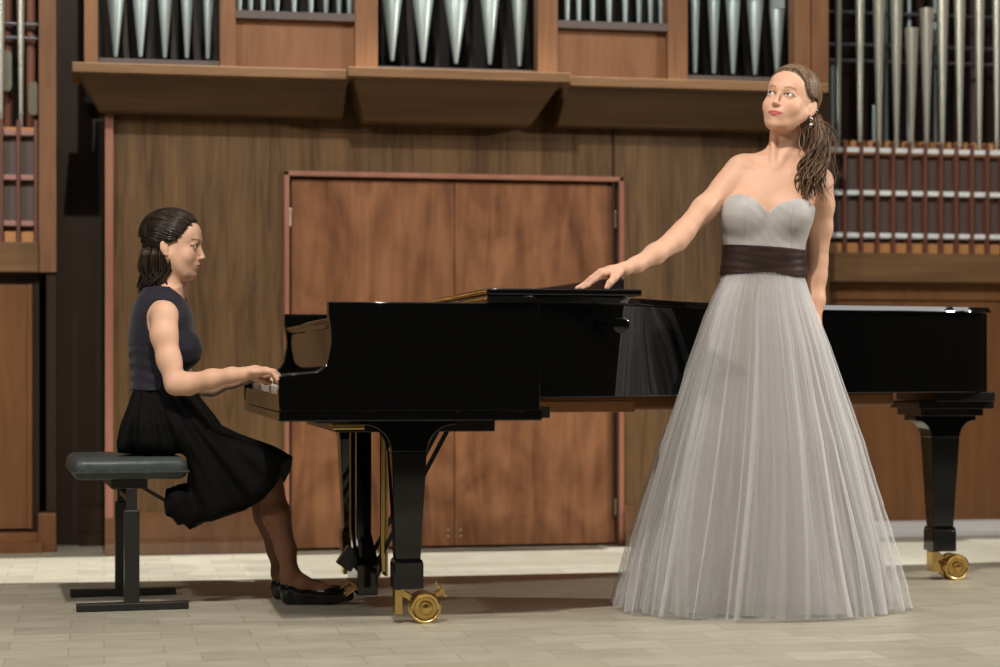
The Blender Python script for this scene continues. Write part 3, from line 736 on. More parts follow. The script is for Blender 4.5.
# =====================================================================  standing woman
ZW = 6.72; WX0 = (764-500)/FP*ZW
def W(px, py, dz=0.0):
    """pixel and depth offset to the woman's own frame (x right, y away, z up)"""
    Z = ZW+dz; return np.array([(px-500)/FP*Z-WX0, dz, EYE+(Y0-py)/FP*Z])
sw = FP/ZW                                       # pixels per metre at her depth
S = Field((-.66, -.42, .0), (.27, .25, 1.86), .003)
def row(py, l, r, ry, cy=0.0):
    a, b = W(l, py, cy), W(r, py, cy); return (a[2], (a[0]+b[0])/2, cy, (b[0]-a[0])/2, ry)
S.loft([row(345, 706, 822, .12, .02), row(320, 712, 815, .115, .015), row(290, 722, 804, .105, .01), row(260, 727, 801, .095, 0), row(245, 727, 802, .098, 0), row(225, 724, 808, .108, -.002), row(205, 722, 813, .108, .0),
        row(190, 724, 817, .098, .004), row(176, 728, 820, .082, .008), row(166, 738, 815, .064, .012), row(158, 752, 806, .052, .014)], .03, 2.15)
for px in (745, 790): S.ell(W(px, 214, -.065), (.064, .060, .062), .035)
S.cone(W(783, 172, .018), W(785, 125, .01), .054, .049, .03)                        # neck
S.cone(W(783, 158, .02), W(744, 168, .015), .040, .034, .035); S.cone(W(785, 158, .02), W(822, 180, .015), .040, .036, .035)  # shoulders
for a, b in (((770, 172), (738, 164)), ((790, 174), (818, 178))):
    S.cone(W(*a, -.060), W(*b, -.024), .0085, .0095, .010)                           # collar bones
S.cone(W(777, 168, -.052), W(797, 132, -.005), .011, .013, .014); S.cone(W(773, 168, -.052), W(774, 134, -.02), .010, .012, .014)
# her right arm reaching to the lid
AR = [W(741, 171, .008), W(724, 190, -.02), W(704, 209, -.07), W(683, 232, -.12), W(676, 240, -.135), W(655, 254, -.20), W(636, 265, -.255), W(624, 269, -.285)]
S.chain(AR, [.044, .044, .040, .035, .036, .032, .024, .0215], .02)
S.cone(W(741, 171, .008), W(731, 182, -.005), .048, .042, .03)
# her left arm hanging behind the skirt
AL = [W(819, 188, .010), W(821, 205, .02), W(820, 228, .035), W(817, 262, .06), W(816, 275, .065), W(815, 300, .06), W(813, 325, .05), W(812, 338, .045)]
S.chain(AL, [.046, .043, .040, .034, .035, .032, .025, .022], .02)
hl = W(811, 350, .03); S.ell(hl, (.020, .036, .044), .02)
for j in range(4): S.chain([hl+np.array([0, -.028+j*.018, -.03]), hl+np.array([-.004, -.030+j*.018, -.070]), hl+np.array([-.012, -.028+j*.017, -.105+abs(j-1.3)*.008])], [.0095, .0088, .0075], .004)
S.chain([hl+np.array([0, -.03, .01]), hl+np.array([-.006, -.052, -.025]), hl+np.array([-.012, -.055, -.055])], [.011, .0105, .009], .006)
# legs under the dress
for sx in (-1, 1):
    S.chain([np.array([sx*.085, .02, .90]), np.array([sx*.08, .0, .52]), np.array([sx*.075, .03, .14]), np.array([sx*.075, .045, .09])], [.085, .055, .034, .036], .03)
    S.chain([np.array([sx*.075, .05, .09]), np.array([sx*.085, -.06, .045]), np.array([sx*.09, -.12, .035])], [.035, .030, .018], .02)
# resting hand: palm, four fingers and the thumb
def H(px, py, dz): return W(px, py, dz)
S.cone(H(624, 269, -.285), H(611, 271.5, -.300), .0205, .020, .012); S.ell(H(612, 272.5, -.297), (.030, .034, .015), .012, R=Euler((0, .25, 0)))
fing = [((603, 273.5, -.345), (594.5, 280, -.348), (588, 285.5, -.350), (582.5, 288.2, -.350), .0098),
        ((601, 271.5, -.322), (591.5, 278.5, -.322), (584, 285, -.322), (577.2, 288.2, -.322), .0100),
        ((601, 271.5, -.298), (592, 278, -.296), (584.5, 284.5, -.294), (578.5, 288.6, -.292), .0093),
        ((603, 273, -.276), (595, 279, -.270), (589, 285, -.266), (584.5, 288.8, -.262), .0082)]
for a, b, c_, d_, r in fing:
    S.cone(H(612, 271.5, -.30+(a[2]+.31)*.6), H(*a), .0125, r*1.10, .010)
    S.chain([H(*a), H(*b), H(*c_), H(*d_)], [r*1.08, r, r*.90, r*.78], .004)
S.chain([H(619, 272, -.320), H(614, 278.5, -.345), H(610, 283, -.358), H(606.8, 287.6, -.364)], [.0150, .0120, .0105, .0088], .008)
# head, turned to her right, chin up
hc = W(790.0, 103.5, -.015)
MW = Matrix.Translation(hc) @ Euler((0, 0, math.radians(-31))).to_matrix().to_4x4() @ Euler((math.radians(-13), 0, 0)).to_matrix().to_4x4() @ Euler((0, math.radians(9), 0)).to_matrix().to_4x4() @ Matrix.Scale(1.08, 4)
MWr = MW
head(S, MW)
SKW = (.76, .445, .30)
colW = lambda P: face_tone(P, MW, SKW, (.52, .12, .11), (.16, .085, .045), (.72, .26, .20))
wom = nets('person', S.a, S.lo, .003, skin('skin_fair', SKW), None, colW, 1)
BODY_W = S.a; LO_W = S.lo; AX_W = S.ax
base = CT*ZW, ST*ZW
wom.location = (WX0*CT+ZW*ST, -WX0*ST+ZW*CT, 0); wom.rotation_euler = (0, 0, -TH)
tag(wom, 'standing woman in a strapless pale grey gown with one hand on the closed piano lid', 'person')
eyes(MW, wom, (math.radians(-14), math.radians(-12)))
# bodice and sash follow the body without the arms
T_ = Field((-.24, -.25, .90), (.24, .22, 1.55), .003)
T_.loft([row(345, 706, 822, .12, .02), row(320, 712, 815, .115, .015), row(290, 722, 804, .105, .01), row(260, 727, 801, .095, 0), row(245, 727, 802, .098, 0), row(225, 724, 808, .108, -.002), row(205, 722, 813, .108, .0),
        row(190, 724, 817, .098, .004), row(176, 728, 820, .082, .008), row(166, 738, 815, .064, .012)], .03, 2.15)
for px in (745, 790): T_.ell(W(px, 214, -.065), (.064, .060, .062), .035)
X, Y, Z = T_.ax[0][:, None, None], T_.ax[1][None, :, None], T_.ax[2][None, None, :]
def curve1(pts, dz=-.09):
    P = np.array([W(p[0], p[1], dz) for p in pts]); C2 = catmull(P, 60); return lambda x: np.interp(x, C2[:, 0], C2[:, 2])
topf = curve1([(712, 206), (722, 200), (730, 195.5), (740, 194), (750, 197.5), (759, 204), (767.5, 212), (776, 206), (786, 201.5), (798, 199), (808, 202), (817, 206), (826, 208)])
backz = float(W(770, 204)[2])
zt = topf(X); zt = np.where(Y < -.02, zt, np.minimum(zt, backz)); zt = zt.astype(np.float32)
zs = np.interp(X.ravel(), [W(722, 0)[0], W(806, 0)[0]], [W(0, 244, -.09)[2], W(0, 250, -.09)[2]])[:, None, None]
ze = np.interp(X.ravel(), [W(722, 0)[0], W(806, 0)[0]], [W(0, 273, -.09)[2], W(0, 276.5, -.09)[2]])[:, None, None]
seam = .0016*np.exp(-((np.abs(X-W(764, 0)[0])-.075)/.004)**2)
fold = .0005*np.sin((X*.8+Z)*150+3*np.sin(X*30))*(Z > zs)
bod = np.maximum(np.maximum(T_.a-(.0075+fold*.6-seam), Z-zt), zs-.01-Z)
M_gown = mat('gown_satin', (.47, .445, .43), .55, Sheen_Weight=.1)
nets('bodice', bod.astype(np.float32), T_.lo, .003, M_gown, wom, None, 1)
wr = .0003*np.sin(Z*260+4.2*np.sin(X*11+1)+1.5*np.sin(Y*17))
sash = np.maximum(np.maximum(T_.a-(.0125+wr), Z-zs-.002), ze-Z)
M_sash = noisy('sash_satin', (.022, .012, .010), (.045, .026, .022), (6, 6, 40), .42)
nets('sash', sash.astype(np.float32), T_.lo, .003, M_sash, wom, None, 1)

wom_o = tuple(wom.location)
# tulle skirt: lining and three loose layers
prof_l = [(273, 723), (282, 720), (295, 713), (318, 703), (350, 692), (400, 675), (450, 658), (500, 643), (550, 628), (590, 618), (608, 614)]
prof_r = [(276, 803), (285, 806), (300, 811), (320, 819), (345, 829), (395, 846), (440, 862), (500, 880), (550, 895), (590, 905), (610, 910)]
def skirt(scale, seed, amp, nth, hem, zlift=0.0, nz=90, fine=1.0, pinch=None):
    r = np.random.RandomState(seed)
    th = np.linspace(0, 2*PI, nth, endpoint=False)
    ys = np.array([p[0] for p in prof_l]); zl = EYE+(Y0-ys)/sw; xl = (np.array([p[1] for p in prof_l])-764)/sw
    ys2 = np.array([p[0] for p in prof_r]); zr = EYE+(Y0-ys2)/sw; xr = (np.array([p[1] for p in prof_r])-764)/sw
    ztop = EYE+(Y0-274)/sw; t = np.linspace(0, 1, nz)
    ph = [(k, r.rand()*6.28, a) for k, a in ((3, .7), (5, 1.), (8, .9), (13, .8), (19, .6), (27, .4), (38, .25))]
    V = np.zeros((nz, nth, 3))
    warp = th+.16*np.sin(3*th+r.rand()*6)+.08*np.sin(7*th+r.rand()*6)
    g = sum(a*np.cos(k*warp+p) for k, p, a in ph); g = np.sign(g)*np.abs(g)**.8; g /= np.abs(g).max()
    gf = sum(np.cos(k*th+r.rand()*6) for k in (71, 97, 120, 149))/4
    for i, tt in enumerate(t):
        z = ztop*(1-tt)+hem*tt
        sc_t = scale+(.995-scale)*(1-tt)**1.6 if scale < 1 else scale; a = np.interp(-z, -zl, xl); b = np.interp(-z, -zr, xr); cx, hw = (a+b)/2, (b-a)/2*sc_t
        dep = (.108+(.40-.108)*(min(1, (hw-.13)/.36))**.95)*1.0
        A = amp*(tt**.8)*(1+.5*tt); drift = .10*np.sin(th*4+tt*2.5+seed)*tt
        gg = np.interp((th+drift) % (2*PI), np.append(th, 2*PI), np.append(g, g[0]))
        rr = 1+A*(gg-.55)/1.0/ max(hw, .1)*.5 + fine*.0022/max(hw, .1)*gf*(.35+.65*(1-tt)) 
        V[i, :, 0] = cx-.017*tt+hw*rr*np.cos(th); V[i, :, 1] = dep*sc_t*rr*np.sin(th)*(.94 if True else 1)-.02*tt*0
        V[i, :, 2] = z+zlift*tt*np.maximum(0, np.cos(th*6+seed))*0+(.010*gg*tt**8)
    # leave room for the piano side behind her
    V[..., 1] = np.where(V[..., 1] > .13, .13+(V[..., 1]-.13)*.50, V[..., 1])
    Xw = wom_o[0]+V[..., 0]*CT+V[..., 1]*ST; Yw = wom_o[1]-V[..., 0]*ST+V[..., 1]*CT
    bo = np.array(bent); lim = np.interp(Xw, bo[:, 0], bo[:, 1])-.020+np.maximum(0, .655-V[..., 2])*1.6
    Yw = np.minimum(Yw, lim); dx, dy = Xw-wom_o[0], Yw-wom_o[1]; V[..., 0] = dx*CT-dy*ST; V[..., 1] = dx*ST+dy*CT
    F = []
    for i in range(nz-1):
        a = i*nth; j = np.arange(nth); F.append(np.stack([a+j, a+(j+1) % nth, a+nth+(j+1) % nth, a+nth+j], 1))
    return V.reshape(-1, 3), np.vstack(F)
def skirt_obj(name, m, **k):
    V, F = skirt(**k); me = bpy.data.meshes.new(name); me.from_pydata(V.tolist(), [], F.tolist()); return link(name, me, m, wom, True)
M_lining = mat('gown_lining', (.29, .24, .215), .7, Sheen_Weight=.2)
def tulle(name, alpha, col=(.70, .69, .68), edge=1.0):
    m = bpy.data.materials.new(name); m.use_nodes = True; N, L = m.node_tree.nodes, m.node_tree.links
    N.clear(); out = N.new('ShaderNodeOutputMaterial')
    tr = N.new('ShaderNodeBsdfTransparent'); df = N.new('ShaderNodeBsdfDiffuse'); df.inputs[0].default_value = (*col, 1)
    tl = N.new('ShaderNodeBsdfTranslucent'); tl.inputs[0].default_value = (*col, 1)
    m1 = N.new('ShaderNodeMixShader'); m1.inputs[0].default_value = .3; L.new(df.outputs[0], m1.inputs[1]); L.new(tl.outputs[0], m1.inputs[2])
    lw = N.new('ShaderNodeLayerWeight'); lw.inputs[0].default_value = .5
    mr = N.new('ShaderNodeMapRange'); mr.inputs[1].default_value = 0.0; mr.inputs[2].default_value = 1; mr.inputs[3].default_value = alpha; mr.inputs[4].default_value = min(1, alpha+.55*edge)
    L.new(lw.outputs['Facing'], mr.inputs[0])
    m2 = N.new('ShaderNodeMixShader'); L.new(mr.outputs[0], m2.inputs[0]); L.new(tr.outputs[0], m2.inputs[1]); L.new(m1.outputs[0], m2.inputs[2]); L.new(m2.outputs[0], out.inputs[0]); return m
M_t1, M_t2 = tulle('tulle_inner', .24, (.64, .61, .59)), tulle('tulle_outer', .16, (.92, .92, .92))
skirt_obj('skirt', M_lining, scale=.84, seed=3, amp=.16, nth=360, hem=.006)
skirt_obj('tulle_layer', M_t1, scale=.92, seed=11, amp=.12, nth=420, hem=.012)
skirt_obj('tulle_layer', M_t2, scale=.985, seed=23, amp=.13, nth=480, hem=.006)
skirt_obj('tulle_layer', M_t2, scale=1.015, seed=31, amp=.11, nth=480, hem=.004)
# hair: smooth swept cap, then a wavy side ponytail over her left shoulder
M_hw = hair_mat('brown_hair', (.085, .050, .028), (.30, .20, .125), .36)
M_hpt = hair_mat('ponytail_hair', (.045, .022, .012), (.20, .115, .062), .36)
def cap_strands(M, starts, end, n, rad, lift, r, sc=(.0790, .1018, .0845), cc=(0, .010, .036), jit=.004, pts=18, up=None):
    """strands from hairline points over the skull to a gathering point, in head frame"""
    paths, radii = [], []
    E = np.array(end, float); sc = np.array(sc); cc = np.array(cc)
    for i in range(n):
        t = i/(n-1)*(len(starts)-1); k = min(int(t), len(starts)-2); A = np.array(starts[k])*(1-(t-k))+np.array(starts[k+1])*(t-k)
        A = A+r.normal(0, jit*.6, 3); Ee = E+r.normal(0, jit, 3)
        u = (A-cc)/sc; v = (Ee-cc)/sc; lu, lv = np.linalg.norm(u), np.linalg.norm(v); u /= lu; v /= lv
        P = []; cw = up(A) if up else .0; m_ = np.array([0, .30, 1.0]); m_ = (u+v)*(1-cw)+m_*cw*1.4
        for q in np.linspace(0, 1, pts):
            d = (1-q)**2*u+2*q*(1-q)*m_*.7+q*q*v; d = d/np.linalg.norm(d)
            R_ = 1.0+lift*math.sin(q*PI)+(r.rand()-.5)*.006; P.append(cc+d*sc*R_)
        P = np.array(P); P = P@np.array(M)[:3, :3].T+np.array(M)[:3, 3]
        paths.append(P); radii.append(rad*np.interp(np.linspace(0, 1, pts), [0, .1, .9, 1], [.55, 1, 1, .7])*(.8+.4*r.rand()))
    return paths, radii
r = np.random.RandomState(5)
def hl_(name, M, sc, cc, cut, m, parent, h=.003):
    """scalp cap below the strands"""
    lo = np.array(M.translation)-.15; F_ = Field(lo, lo+.30, h); F_.ell(cc, sc, .001, M=M)
    Q = np.array(M.inverted()); X, Y, Z = F_.ax[0][:, None, None], F_.ax[1][None, :, None], F_.ax[2][None, None, :]
    q = [Q[i, 0]*X+Q[i, 1]*Y+Q[i, 2]*Z+Q[i, 3] for i in range(3)]
    A = np.maximum(F_.a, cut(*q)); return nets(name, A.astype(np.float32), F_.lo, h, m, parent, None, 2)
def hairline(x, y, z):
    yb = np.interp(z.ravel(), [-.075, -.045, -.02, .008, .020, .034, .06, .082, .095, .12], [.065, .045, .034, .024, -.008, -.041, -.060, -.070, -.088, -.14]).reshape(z.shape)
    return (yb-y)*.7
capW = hairline
def capP(x, y, z):
    yb = np.interp(z.ravel(), [-.075, -.045, -.02, .002, .012, .030, .056, .078, .092, .12], [.065, .045, .034, .022, -.012, -.038, -.056, -.066, -.085, -.14]).reshape(z.shape)
    return (yb-y)*.7
hair = hl_('hair', MW, (.0780, .1005, .0830), (0, .010, .036), capW, M_hw, wom)
# hairline: from far temple over the forehead parting to the near temple and ear
gather = (.070, .060, -.020)
starts = [(-.066, -.020, .050), (-.058, -.046, .072), (-.040, -.062, .085), (-.018, -.068, .093), (.002, -.068, .096), (.020, -.066, .092), (.038, -.060, .082), (.052, -.052, .066), (.060, -.044, .046), (.065, -.034, .034), (.068, -.022, .026)]
P1, R1 = cap_strands(MW, starts, gather, 170, .0032, .035, r, up=lambda A: float(np.interp(A[0], [-.06, 0, .03, .055], [1, .8, .5, .42])))
starts2 = [(-.070, .0, .040), (-.060, .0, .085), (-.030, .010, .115), (0, .02, .118), (.03, .02, .112)]
P2, R2 = cap_strands(MW, starts2, gather, 70, .0034, .03, r, up=lambda A: .8)
# ponytail locks
G = np.array(MW @ Vector(gather))
tails = []; tr = []
for i in range(130):
    a = r.rand()*2*PI; q = math.sqrt(r.rand()); ph = r.rand()*6.28; wv = .006+.010*r.rand(); L_ = .75+.3*r.rand()
    ctl = [G+np.array([0, 0, .008]), W(817, 118, -.03), W(821, 140, -.045), W(815, 162, -.06), W(811, 180, -.085), W(812, 200, -.10)]
    sp = [.006, .014, .028, .042, .047, .040]
    ctl = [c+s_*q*np.array([math.cos(a), .8*math.sin(a), 0]) for c, s_ in zip(ctl, sp)]
    P = catmull(ctl, 46); P = P[:int(46*min(1, L_))]
    n = len(P); tt = np.linspace(0, 1, n)
    P[:, 0] += wv*np.sin(tt*13+ph)*tt; P[:, 1] += wv*np.cos(tt*13+ph)*tt; P[:, 2] += .006*np.sin(tt*17+ph)*tt
    tails.append(P); tr.append(np.interp(tt, [0, .2, .75, 1], [.0022, .0038, .0034, .0008])*(.7+.6*r.rand()))
for i in range(26):                                  # stray curls at the outside
    ph = r.rand()*6.28; x = 800+r.rand()*34; y = 140+r.rand()*50
    ctl = [G, W(816+r.rand()*6, 120, -.03), W(x+4, y-16, -.06-.03*r.rand()), W(x, y, -.09), W(x-2+r.rand()*8, y+16, -.10)]
    P = catmull(ctl, 40); tt = np.linspace(0, 1, 40); P[:, 0] += .010*np.sin(tt*16+ph)*tt; P[:, 2] += .008*np.cos(tt*16+ph)*tt
    tails.append(P); tr.append(np.interp(tt, [0, .3, 1], [.001, .0016, .0006]))
strand_mesh('hair', P1+P2, R1+R2, M_hw, wom); strand_mesh('ponytail', tails, tr, M_hpt, wom)
M_silver = mat('silver', (.75, .75, .76), .15, 1.0); M_pearl = mat('pearl', (.85, .82, .78), .15)
el = np.array(MW @ Vector((.082, -.001, -.040)))
bm = NB(); bmesh.ops.create_icosphere(bm, subdivisions=3, radius=.0055); er = obj('earring', bm, M_pearl, wom, True, sharp=False); er.location = el+np.array([0, 0, -.022])
bm = NB(); bmesh.ops.create_icosphere(bm, subdivisions=2, radius=.0055); er = obj('earring', bm, M_silver, wom, False); er.location = el+np.array([0, 0, -.004]); er.scale = (1, .5, 1.4)
bm = NB(); bmesh.ops.create_icosphere(bm, subdivisions=2, radius=.0065); er = obj('hair_pin', bm, M_silver, wom, False); er.location = G+np.array([-.004, -.035, .016]); er.scale = (.7, .5, 1.5)
rg = (H(591.5, 278, -.296)+H(601, 271.5, -.298))/2
bm = NB(); lathe(bm, [(.0105, -.0015), (.0118, -.0015), (.0118, .0015), (.0105, .0015)], (0, 0, 0), 20, 'x', False); bmesh.ops.create_icosphere(bm, subdivisions=1, radius=.004, matrix=Matrix.Translation((-.003, 0, .014)))
er = obj('ring', bm, M_silver, wom); er.location = rg; er.rotation_euler = (0, math.radians(-40), 0)


# =====================================================================  seated pianist
ZP = 6.92; QX0 = (165-500)/FP*ZP
def Q_(px, py, dz=0.0):
    Z = ZP+dz; return np.array([(px-500)/FP*Z-QX0, dz, EYE+(Y0-py)/FP*Z])
sp_ = FP/ZP
def prow(py, l, r, ry): a, b = Q_(l, py), Q_(r, py); return (a[2], (a[0]+b[0])/2, 0, (b[0]-a[0])/2, ry)
TORSO = [prow(434, 130, 186, .16), prow(415, 130, 188, .160), prow(390, 134, 181, .135), prow(375, 134, 182, .125), prow(355, 132, 190, .135), prow(335, 132, 191, .150), prow(315, 134, 190, .160), prow(300, 139, 184, .135), prow(290, 146, 180, .080)]
def torso(F_):
    F_.loft(TORSO, .02, 2.1)
    for s in (-1, 1): F_.ell(Q_(183, 350, s*.065), (.058, .055, .060), .03)
    for s in (-1, 1): F_.cone(Q_(163, 303, s*.05), Q_(164, 312, s*.125), .045, .040, .03)
S = Field((-.25, -.46, .0), (.70, .42, 1.42), .003)
torso(S)
S.cone(Q_(164, 303, 0), Q_(176, 268, 0), .054, .046, .025)
RA = [Q_(165, 315, -.165), Q_(164, 335, -.185), Q_(169, 360, -.20), Q_(176, 384, -.215), Q_(188, 384, -.225), Q_(212, 379, -.26), Q_(232, 375, -.285), Q_(243, 374.5, -.295)]
S.chain(RA, [.046, .044, .039, .035, .036, .031, .0235, .021], .02)
LA = [Q_(165, 315, .165), Q_(168, 340, .185), Q_(178, 366, .20), Q_(190, 389, .20), Q_(212, 388, .19), Q_(232, 382, .175), Q_(246, 378.5, .17)]
S.chain(LA, [.046, .042, .037, .034, .030, .023, .021], .02)
def phand(x0, y0, d0, dy, spread, gx=0):
    wr_ = Q_(x0, y0, d0); S.cone(wr_, Q_(x0+12, y0-2.5, d0+.004), .021, .021, .012)
    S.ell(Q_(x0+14, y0-2.5, d0+.004), (.036, .036, .0155), .012)
    for j in range(4):
        o = (j-1.5)*spread; L_ = [0, 1.5, 1.0, -2.0][j]
        k1 = Q_(x0+23+gx, y0-4+abs(j-1.2)*.6, d0+o*.85); k2 = Q_(x0+30+L_+gx, y0-2.0, d0+o); k3 = Q_(x0+34+L_+gx, y0+3.5, d0+o*1.05); k4 = Q_(x0+35.5+L_+gx, dy, d0+o*1.05)
        S.cone(Q_(x0+14, y0-2.5, d0+o*.5), k1, .0125, .0112, .010)
        S.chain([k1, k2, k3, k4], [.0110, .0098, .0086, .0074], .004)
    t0 = d0-.028*(1 if d0 < 0 else -1)
    sg = 1 if d0 < 0 else -1
    S.chain([Q_(x0+6, y0+1, d0+sg*.018), Q_(x0+15, y0+5, d0+sg*.040), Q_(x0+23, y0+8, d0+sg*.050), Q_(x0+27, dy, d0+sg*.050)], [.014, .0118, .0102, .0085], .008)
phand(243, 374.0, -.295, 382.6, .0225); phand(246, 377, .17, 378.6, .0225)
# legs
for s, ox, oy in ((-1, 0, 0), (1, -9, -4)):
    dz = s*.075
    S.chain([Q_(155, 424, s*.07), Q_(206+ox*.3, 445, dz*1.1), Q_(266+ox, 471, dz)], [.062, .048, .044], .02)
    S.chain([Q_(266+ox, 471, dz), Q_(270+ox, 490, dz), Q_(276.5+ox, 515, dz), Q_(286+ox, 550, dz), Q_(290+ox, 573+oy, dz)], [.046, .044, .047, .033, .029], .02)
    S.chain([Q_(290+ox, 575+oy, dz), Q_(302+ox, 585+oy, dz), Q_(325+ox, 592+oy, dz), Q_(346+ox, 595+oy, dz)], [.032, .031, .024, .016], .02)
    S.cone(Q_(289+ox, 580+oy, dz), Q_(289+ox, 593+oy, dz), .027, .022, .02)
hcP = Q_(173.5, 246.5, -.005)
MP = Matrix.Translation(hcP) @ Euler((0, 0, math.radians(84))).to_matrix().to_4x4() @ Euler((math.radians(3), 0, 0)).to_matrix().to_4x4() @ Matrix.Scale(1.06, 4)
head(S, MP, .84)
SKP = (.76, .455, .31)
def colP(P):
    c = face_tone(P, MP, SKP, (.50, .19, .15), (.05, .03, .02), (.74, .30, .22))
    t = np.clip((.62-P[:, 2])/.02, 0, 1)[:, None]*(P[:, 1:2] < 9)
    return c*(1-t)+np.array((.20, .085, .045))*t
pia = nets('person', S.a, S.lo, .003, skin('skin_warm', SKP), None, colP, 1)
pia.location = (QX0*CT+ZP*ST, -QX0*ST+ZP*CT, 0); pia.rotation_euler = (0, 0, -TH)
tag(pia, 'seated pianist in a dark sleeveless top and black skirt playing the piano', 'person')
eyes(MP, pia, (0, math.radians(8)), (.03, .018, .010))
# sleeveless top
T_ = Field((-.20, -.26, .68), (.22, .26, 1.16), .003); torso(T_)
X, Y, Z = T_.ax[0][:, None, None], T_.ax[1][None, :, None], T_.ax[2][None, None, :]
neckc = Q_(173, 287, 0)
hole = np.sqrt(((X-neckc[0])/.068)**2+(Y/.078)**2+((Z-neckc[2])/.062)**2)-1
armh = [np.sqrt((X-Q_(168, 318, 0)[0])**2/.055**2+(Y-s*.190)**2/.070**2+(Z-Q_(168, 322, 0)[2])**2/.085**2)-1 for s in (-1, 1)]
from functools import reduce
maxi = lambda L_: reduce(np.maximum, L_)
top = maxi([T_.a-.007-.0010*np.sin(Z*150+3*np.sin(X*20))*(Z < Q_(0, 345)[2]), -hole*.06, -armh[0]*.06, -armh[1]*.06, Q_(0, 390)[2]-Z+0*X])
M_top = noisy('navy_knit', (.013, .012, .021), (.019, .018, .029), (300, 300, 20), .75, Sheen_Weight=.12)
nets('sleeveless_top', top.astype(np.float32), T_.lo, .003, M_top, pia, None, 1)
# skirt: draped outline over lap and bench
OUT = [(134, 377), (150, 376), (179, 377), (190, 390), (203, 409), (216, 427), (234, 435), (256, 442), (276, 451), (291, 460), (290, 470), (284, 484), (270, 498), (252, 508), (234, 514), (216, 520), (205, 521), (197, 527), (190, 521), (183, 523), (177, 515), (171, 513), (169, 502), (171, 487), (191.5, 486), (192, 470), (191.5, 456), (186, 452.5), (150, 452.5), (119, 452), (117.5, 441), (121, 424), (127, 405)]
OP = np.array([[Q_(x, y, float(np.interp(x, [130, 280], [-.14, .13])))[0], Q_(x, y, -.05)[2]] for x, y in OUT])
Sk = Field((-.28, -.34, .20), (.56, .34, .84), .004)
gx, gz = np.meshgrid(Sk.ax[0], Sk.ax[2], indexing='ij'); d2 = np.full(gx.shape, 9.); ins = np.zeros(gx.shape, bool)
n_ = len(OP)
for i in range(n_):
    a, b = OP[i], OP[(i+1) % n_]; ab = b-a
    t = np.clip(((gx-a[0])*ab[0]+(gz-a[1])*ab[1])/(ab@ab), 0, 1); d2 = np.minimum(d2, np.hypot(gx-a[0]-t*ab[0], gz-a[1]-t*ab[1]))
    c_ = ((a[1] > gz) != (b[1] > gz)) & (gx < ab[0]*(gz-a[1])/(ab[1]+1e-12)+a[0]); ins ^= c_
sd = np.where(ins, -d2, d2)
wz, hz = Q_(156, 380)[0], Q_(156, 380)[2]
ang = np.arctan2(gz-hz-.10, gx-wz+.02); dist = np.hypot(gz-hz, gx-wz)
pl = np.sin(ang*17+1.0+.8*np.sin(dist*14))*.5+.5*np.sin(ang*29+2)+.3*np.sin(ang*47)
amp = np.clip(dist/.30, 0, 1)
u_ = np.clip((hz-gz)/.16, 0, 1); half = .130+.075*(3*u_*u_-2*u_**3)+.022*pl*amp
Yb = Sk.ax[1][None, :, None]; sdb = sd[:, None, :]; hb = half[:, None, :]
k = .05; d1 = sdb+.0025*np.sin(Yb*55+gx[:, None, :]*20)*amp[:, None, :]; d2_ = np.abs(Yb)-hb
q1, q2 = np.maximum(d1+k, 0), np.maximum(d2_+k, 0)
skf = np.minimum(np.maximum(d1, d2_), -k*0-0.0)*0+np.hypot(q1, q2)-k+np.minimum(np.maximum(d1+k, d2_+k), 0)
# hollow the underside so the legs come out of it
M_skirt = noisy('black_skirt', (.002, .002, .0023), (.004, .004, .0043), (60, 60, 60), .85, Specular_IOR_Level=.15)
nets('skirt', skf.astype(np.float32), Sk.lo, .004, M_skirt, pia, None, 1)
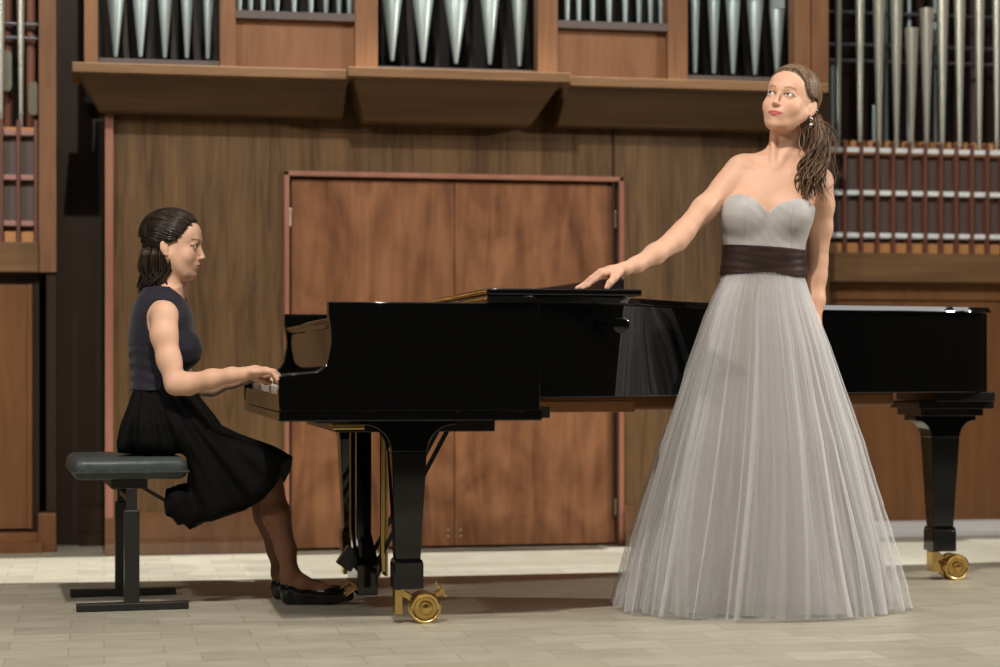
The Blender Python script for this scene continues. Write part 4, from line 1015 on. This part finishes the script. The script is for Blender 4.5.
# patent shoes
M_pat = mat('patent_leather', (.008, .008, .008), .08)
for s, ox, oy in ((-1, 0, 0), (1, -9, -4)):
    dz = s*.075; F_ = Field((.28, dz-.06, -.01), (.72, dz+.06, .16), .0025); K_ = lambda x, y, e=0: Q_(x+ox, y+oy, dz+e)
    S2 = F_
    S2.chain([K_(291, 589), K_(303, 593.5), K_(327, 595.5), K_(348, 595.5)], [.034, .033, .030, .021], .02)
    S2.cone(K_(288, 590), K_(288, 598), .026, .022, .02)
    X, Y, Z = F_.ax[0][:, None, None], F_.ax[1][None, :, None], F_.ax[2][None, None, :]
    zx = np.interp(X.ravel(), [K_(282, 0)[0], K_(290, 0)[0], K_(320, 0)[0], K_(336, 0)[0], K_(344, 0)[0]], [K_(0, 578)[2], K_(0, 582)[2], K_(0, 587)[2], K_(0, 582)[2], K_(0, 560)[2]])[:, None, None]
    flo = .003
    edge = np.where((np.abs(Y-dz) < .05), zx, zx)
    sh = maxi([F_.a, Z-edge, flo-Z+0*X])
    nets('shoe', sh.astype(np.float32), F_.lo, .0025, M_pat, pia, None, 1)
# hair: swept back to the crown and falling straight behind
M_hp = hair_mat('black_brown_hair', (.012, .008, .006), (.045, .030, .022), .28)
hl_('hair', MP, (.0785, .1010, .0840), (0, .010, .036), capP, M_hp, pia)
r = np.random.RandomState(9)
gp = (0.0, .108, .050)
sA = [(-.074, .002, .012), (-.070, -.022, .022), (-.064, -.040, .042), (-.054, -.052, .062), (-.038, -.062, .080), (-.018, -.068, .090), (0, -.070, .092), (.018, -.068, .090), (.038, -.062, .080), (.054, -.052, .062), (.066, -.030, .03)]
P1, R1 = cap_strands(MP, sA, gp, 200, .0032, .05, r, jit=.007, up=lambda A: .12)
tails, tr = [], []
for i in range(230):
    a = (r.rand()-.5)*2; dzv = a*.075; u = r.rand()
    st = np.array(MP @ Vector((a*-.074, .030+.070*u*math.sqrt(max(0, 1-a*a))+.01, .04-.06*u*r.rand()+.02)))
    xb = 140+33*r.rand()-(3*abs(a)); L_ = 284+10*r.rand() if xb < 160 else 275+14*r.rand()
    v_ = r.rand(); m1 = Q_(143+26*v_, 250, dzv*.9); m2 = Q_(141+29*v_, 272, dzv*.8)
    en = Q_(xb-2, L_, dzv*.7)
    P = catmull([st, m1, m2, en], 24); tt = np.linspace(0, 1, 24); P[:, 0] += .002*np.sin(tt*9+r.rand()*6)
    tails.append(P); tr.append(np.interp(tt, [0, .2, .8, 1], [.0034, .0050, .0044, .0008])*(.7+.5*r.rand()))
strand_mesh('hair', P1, R1, M_hp, pia); strand_mesh('hair', tails, tr, M_hp, pia)
M_gold = mat('gold', (.8, .5, .15), .2, 1.0)
el = np.array(MP @ Vector((-.083, .004, -.038)))
er = obj('earring', lathe(NB(), [(.0005, .008), (.0035, .006), (.0035, -.004), (.0005, -.007)], (0, 0, 0), 12), M_gold, pia, True); er.location = el
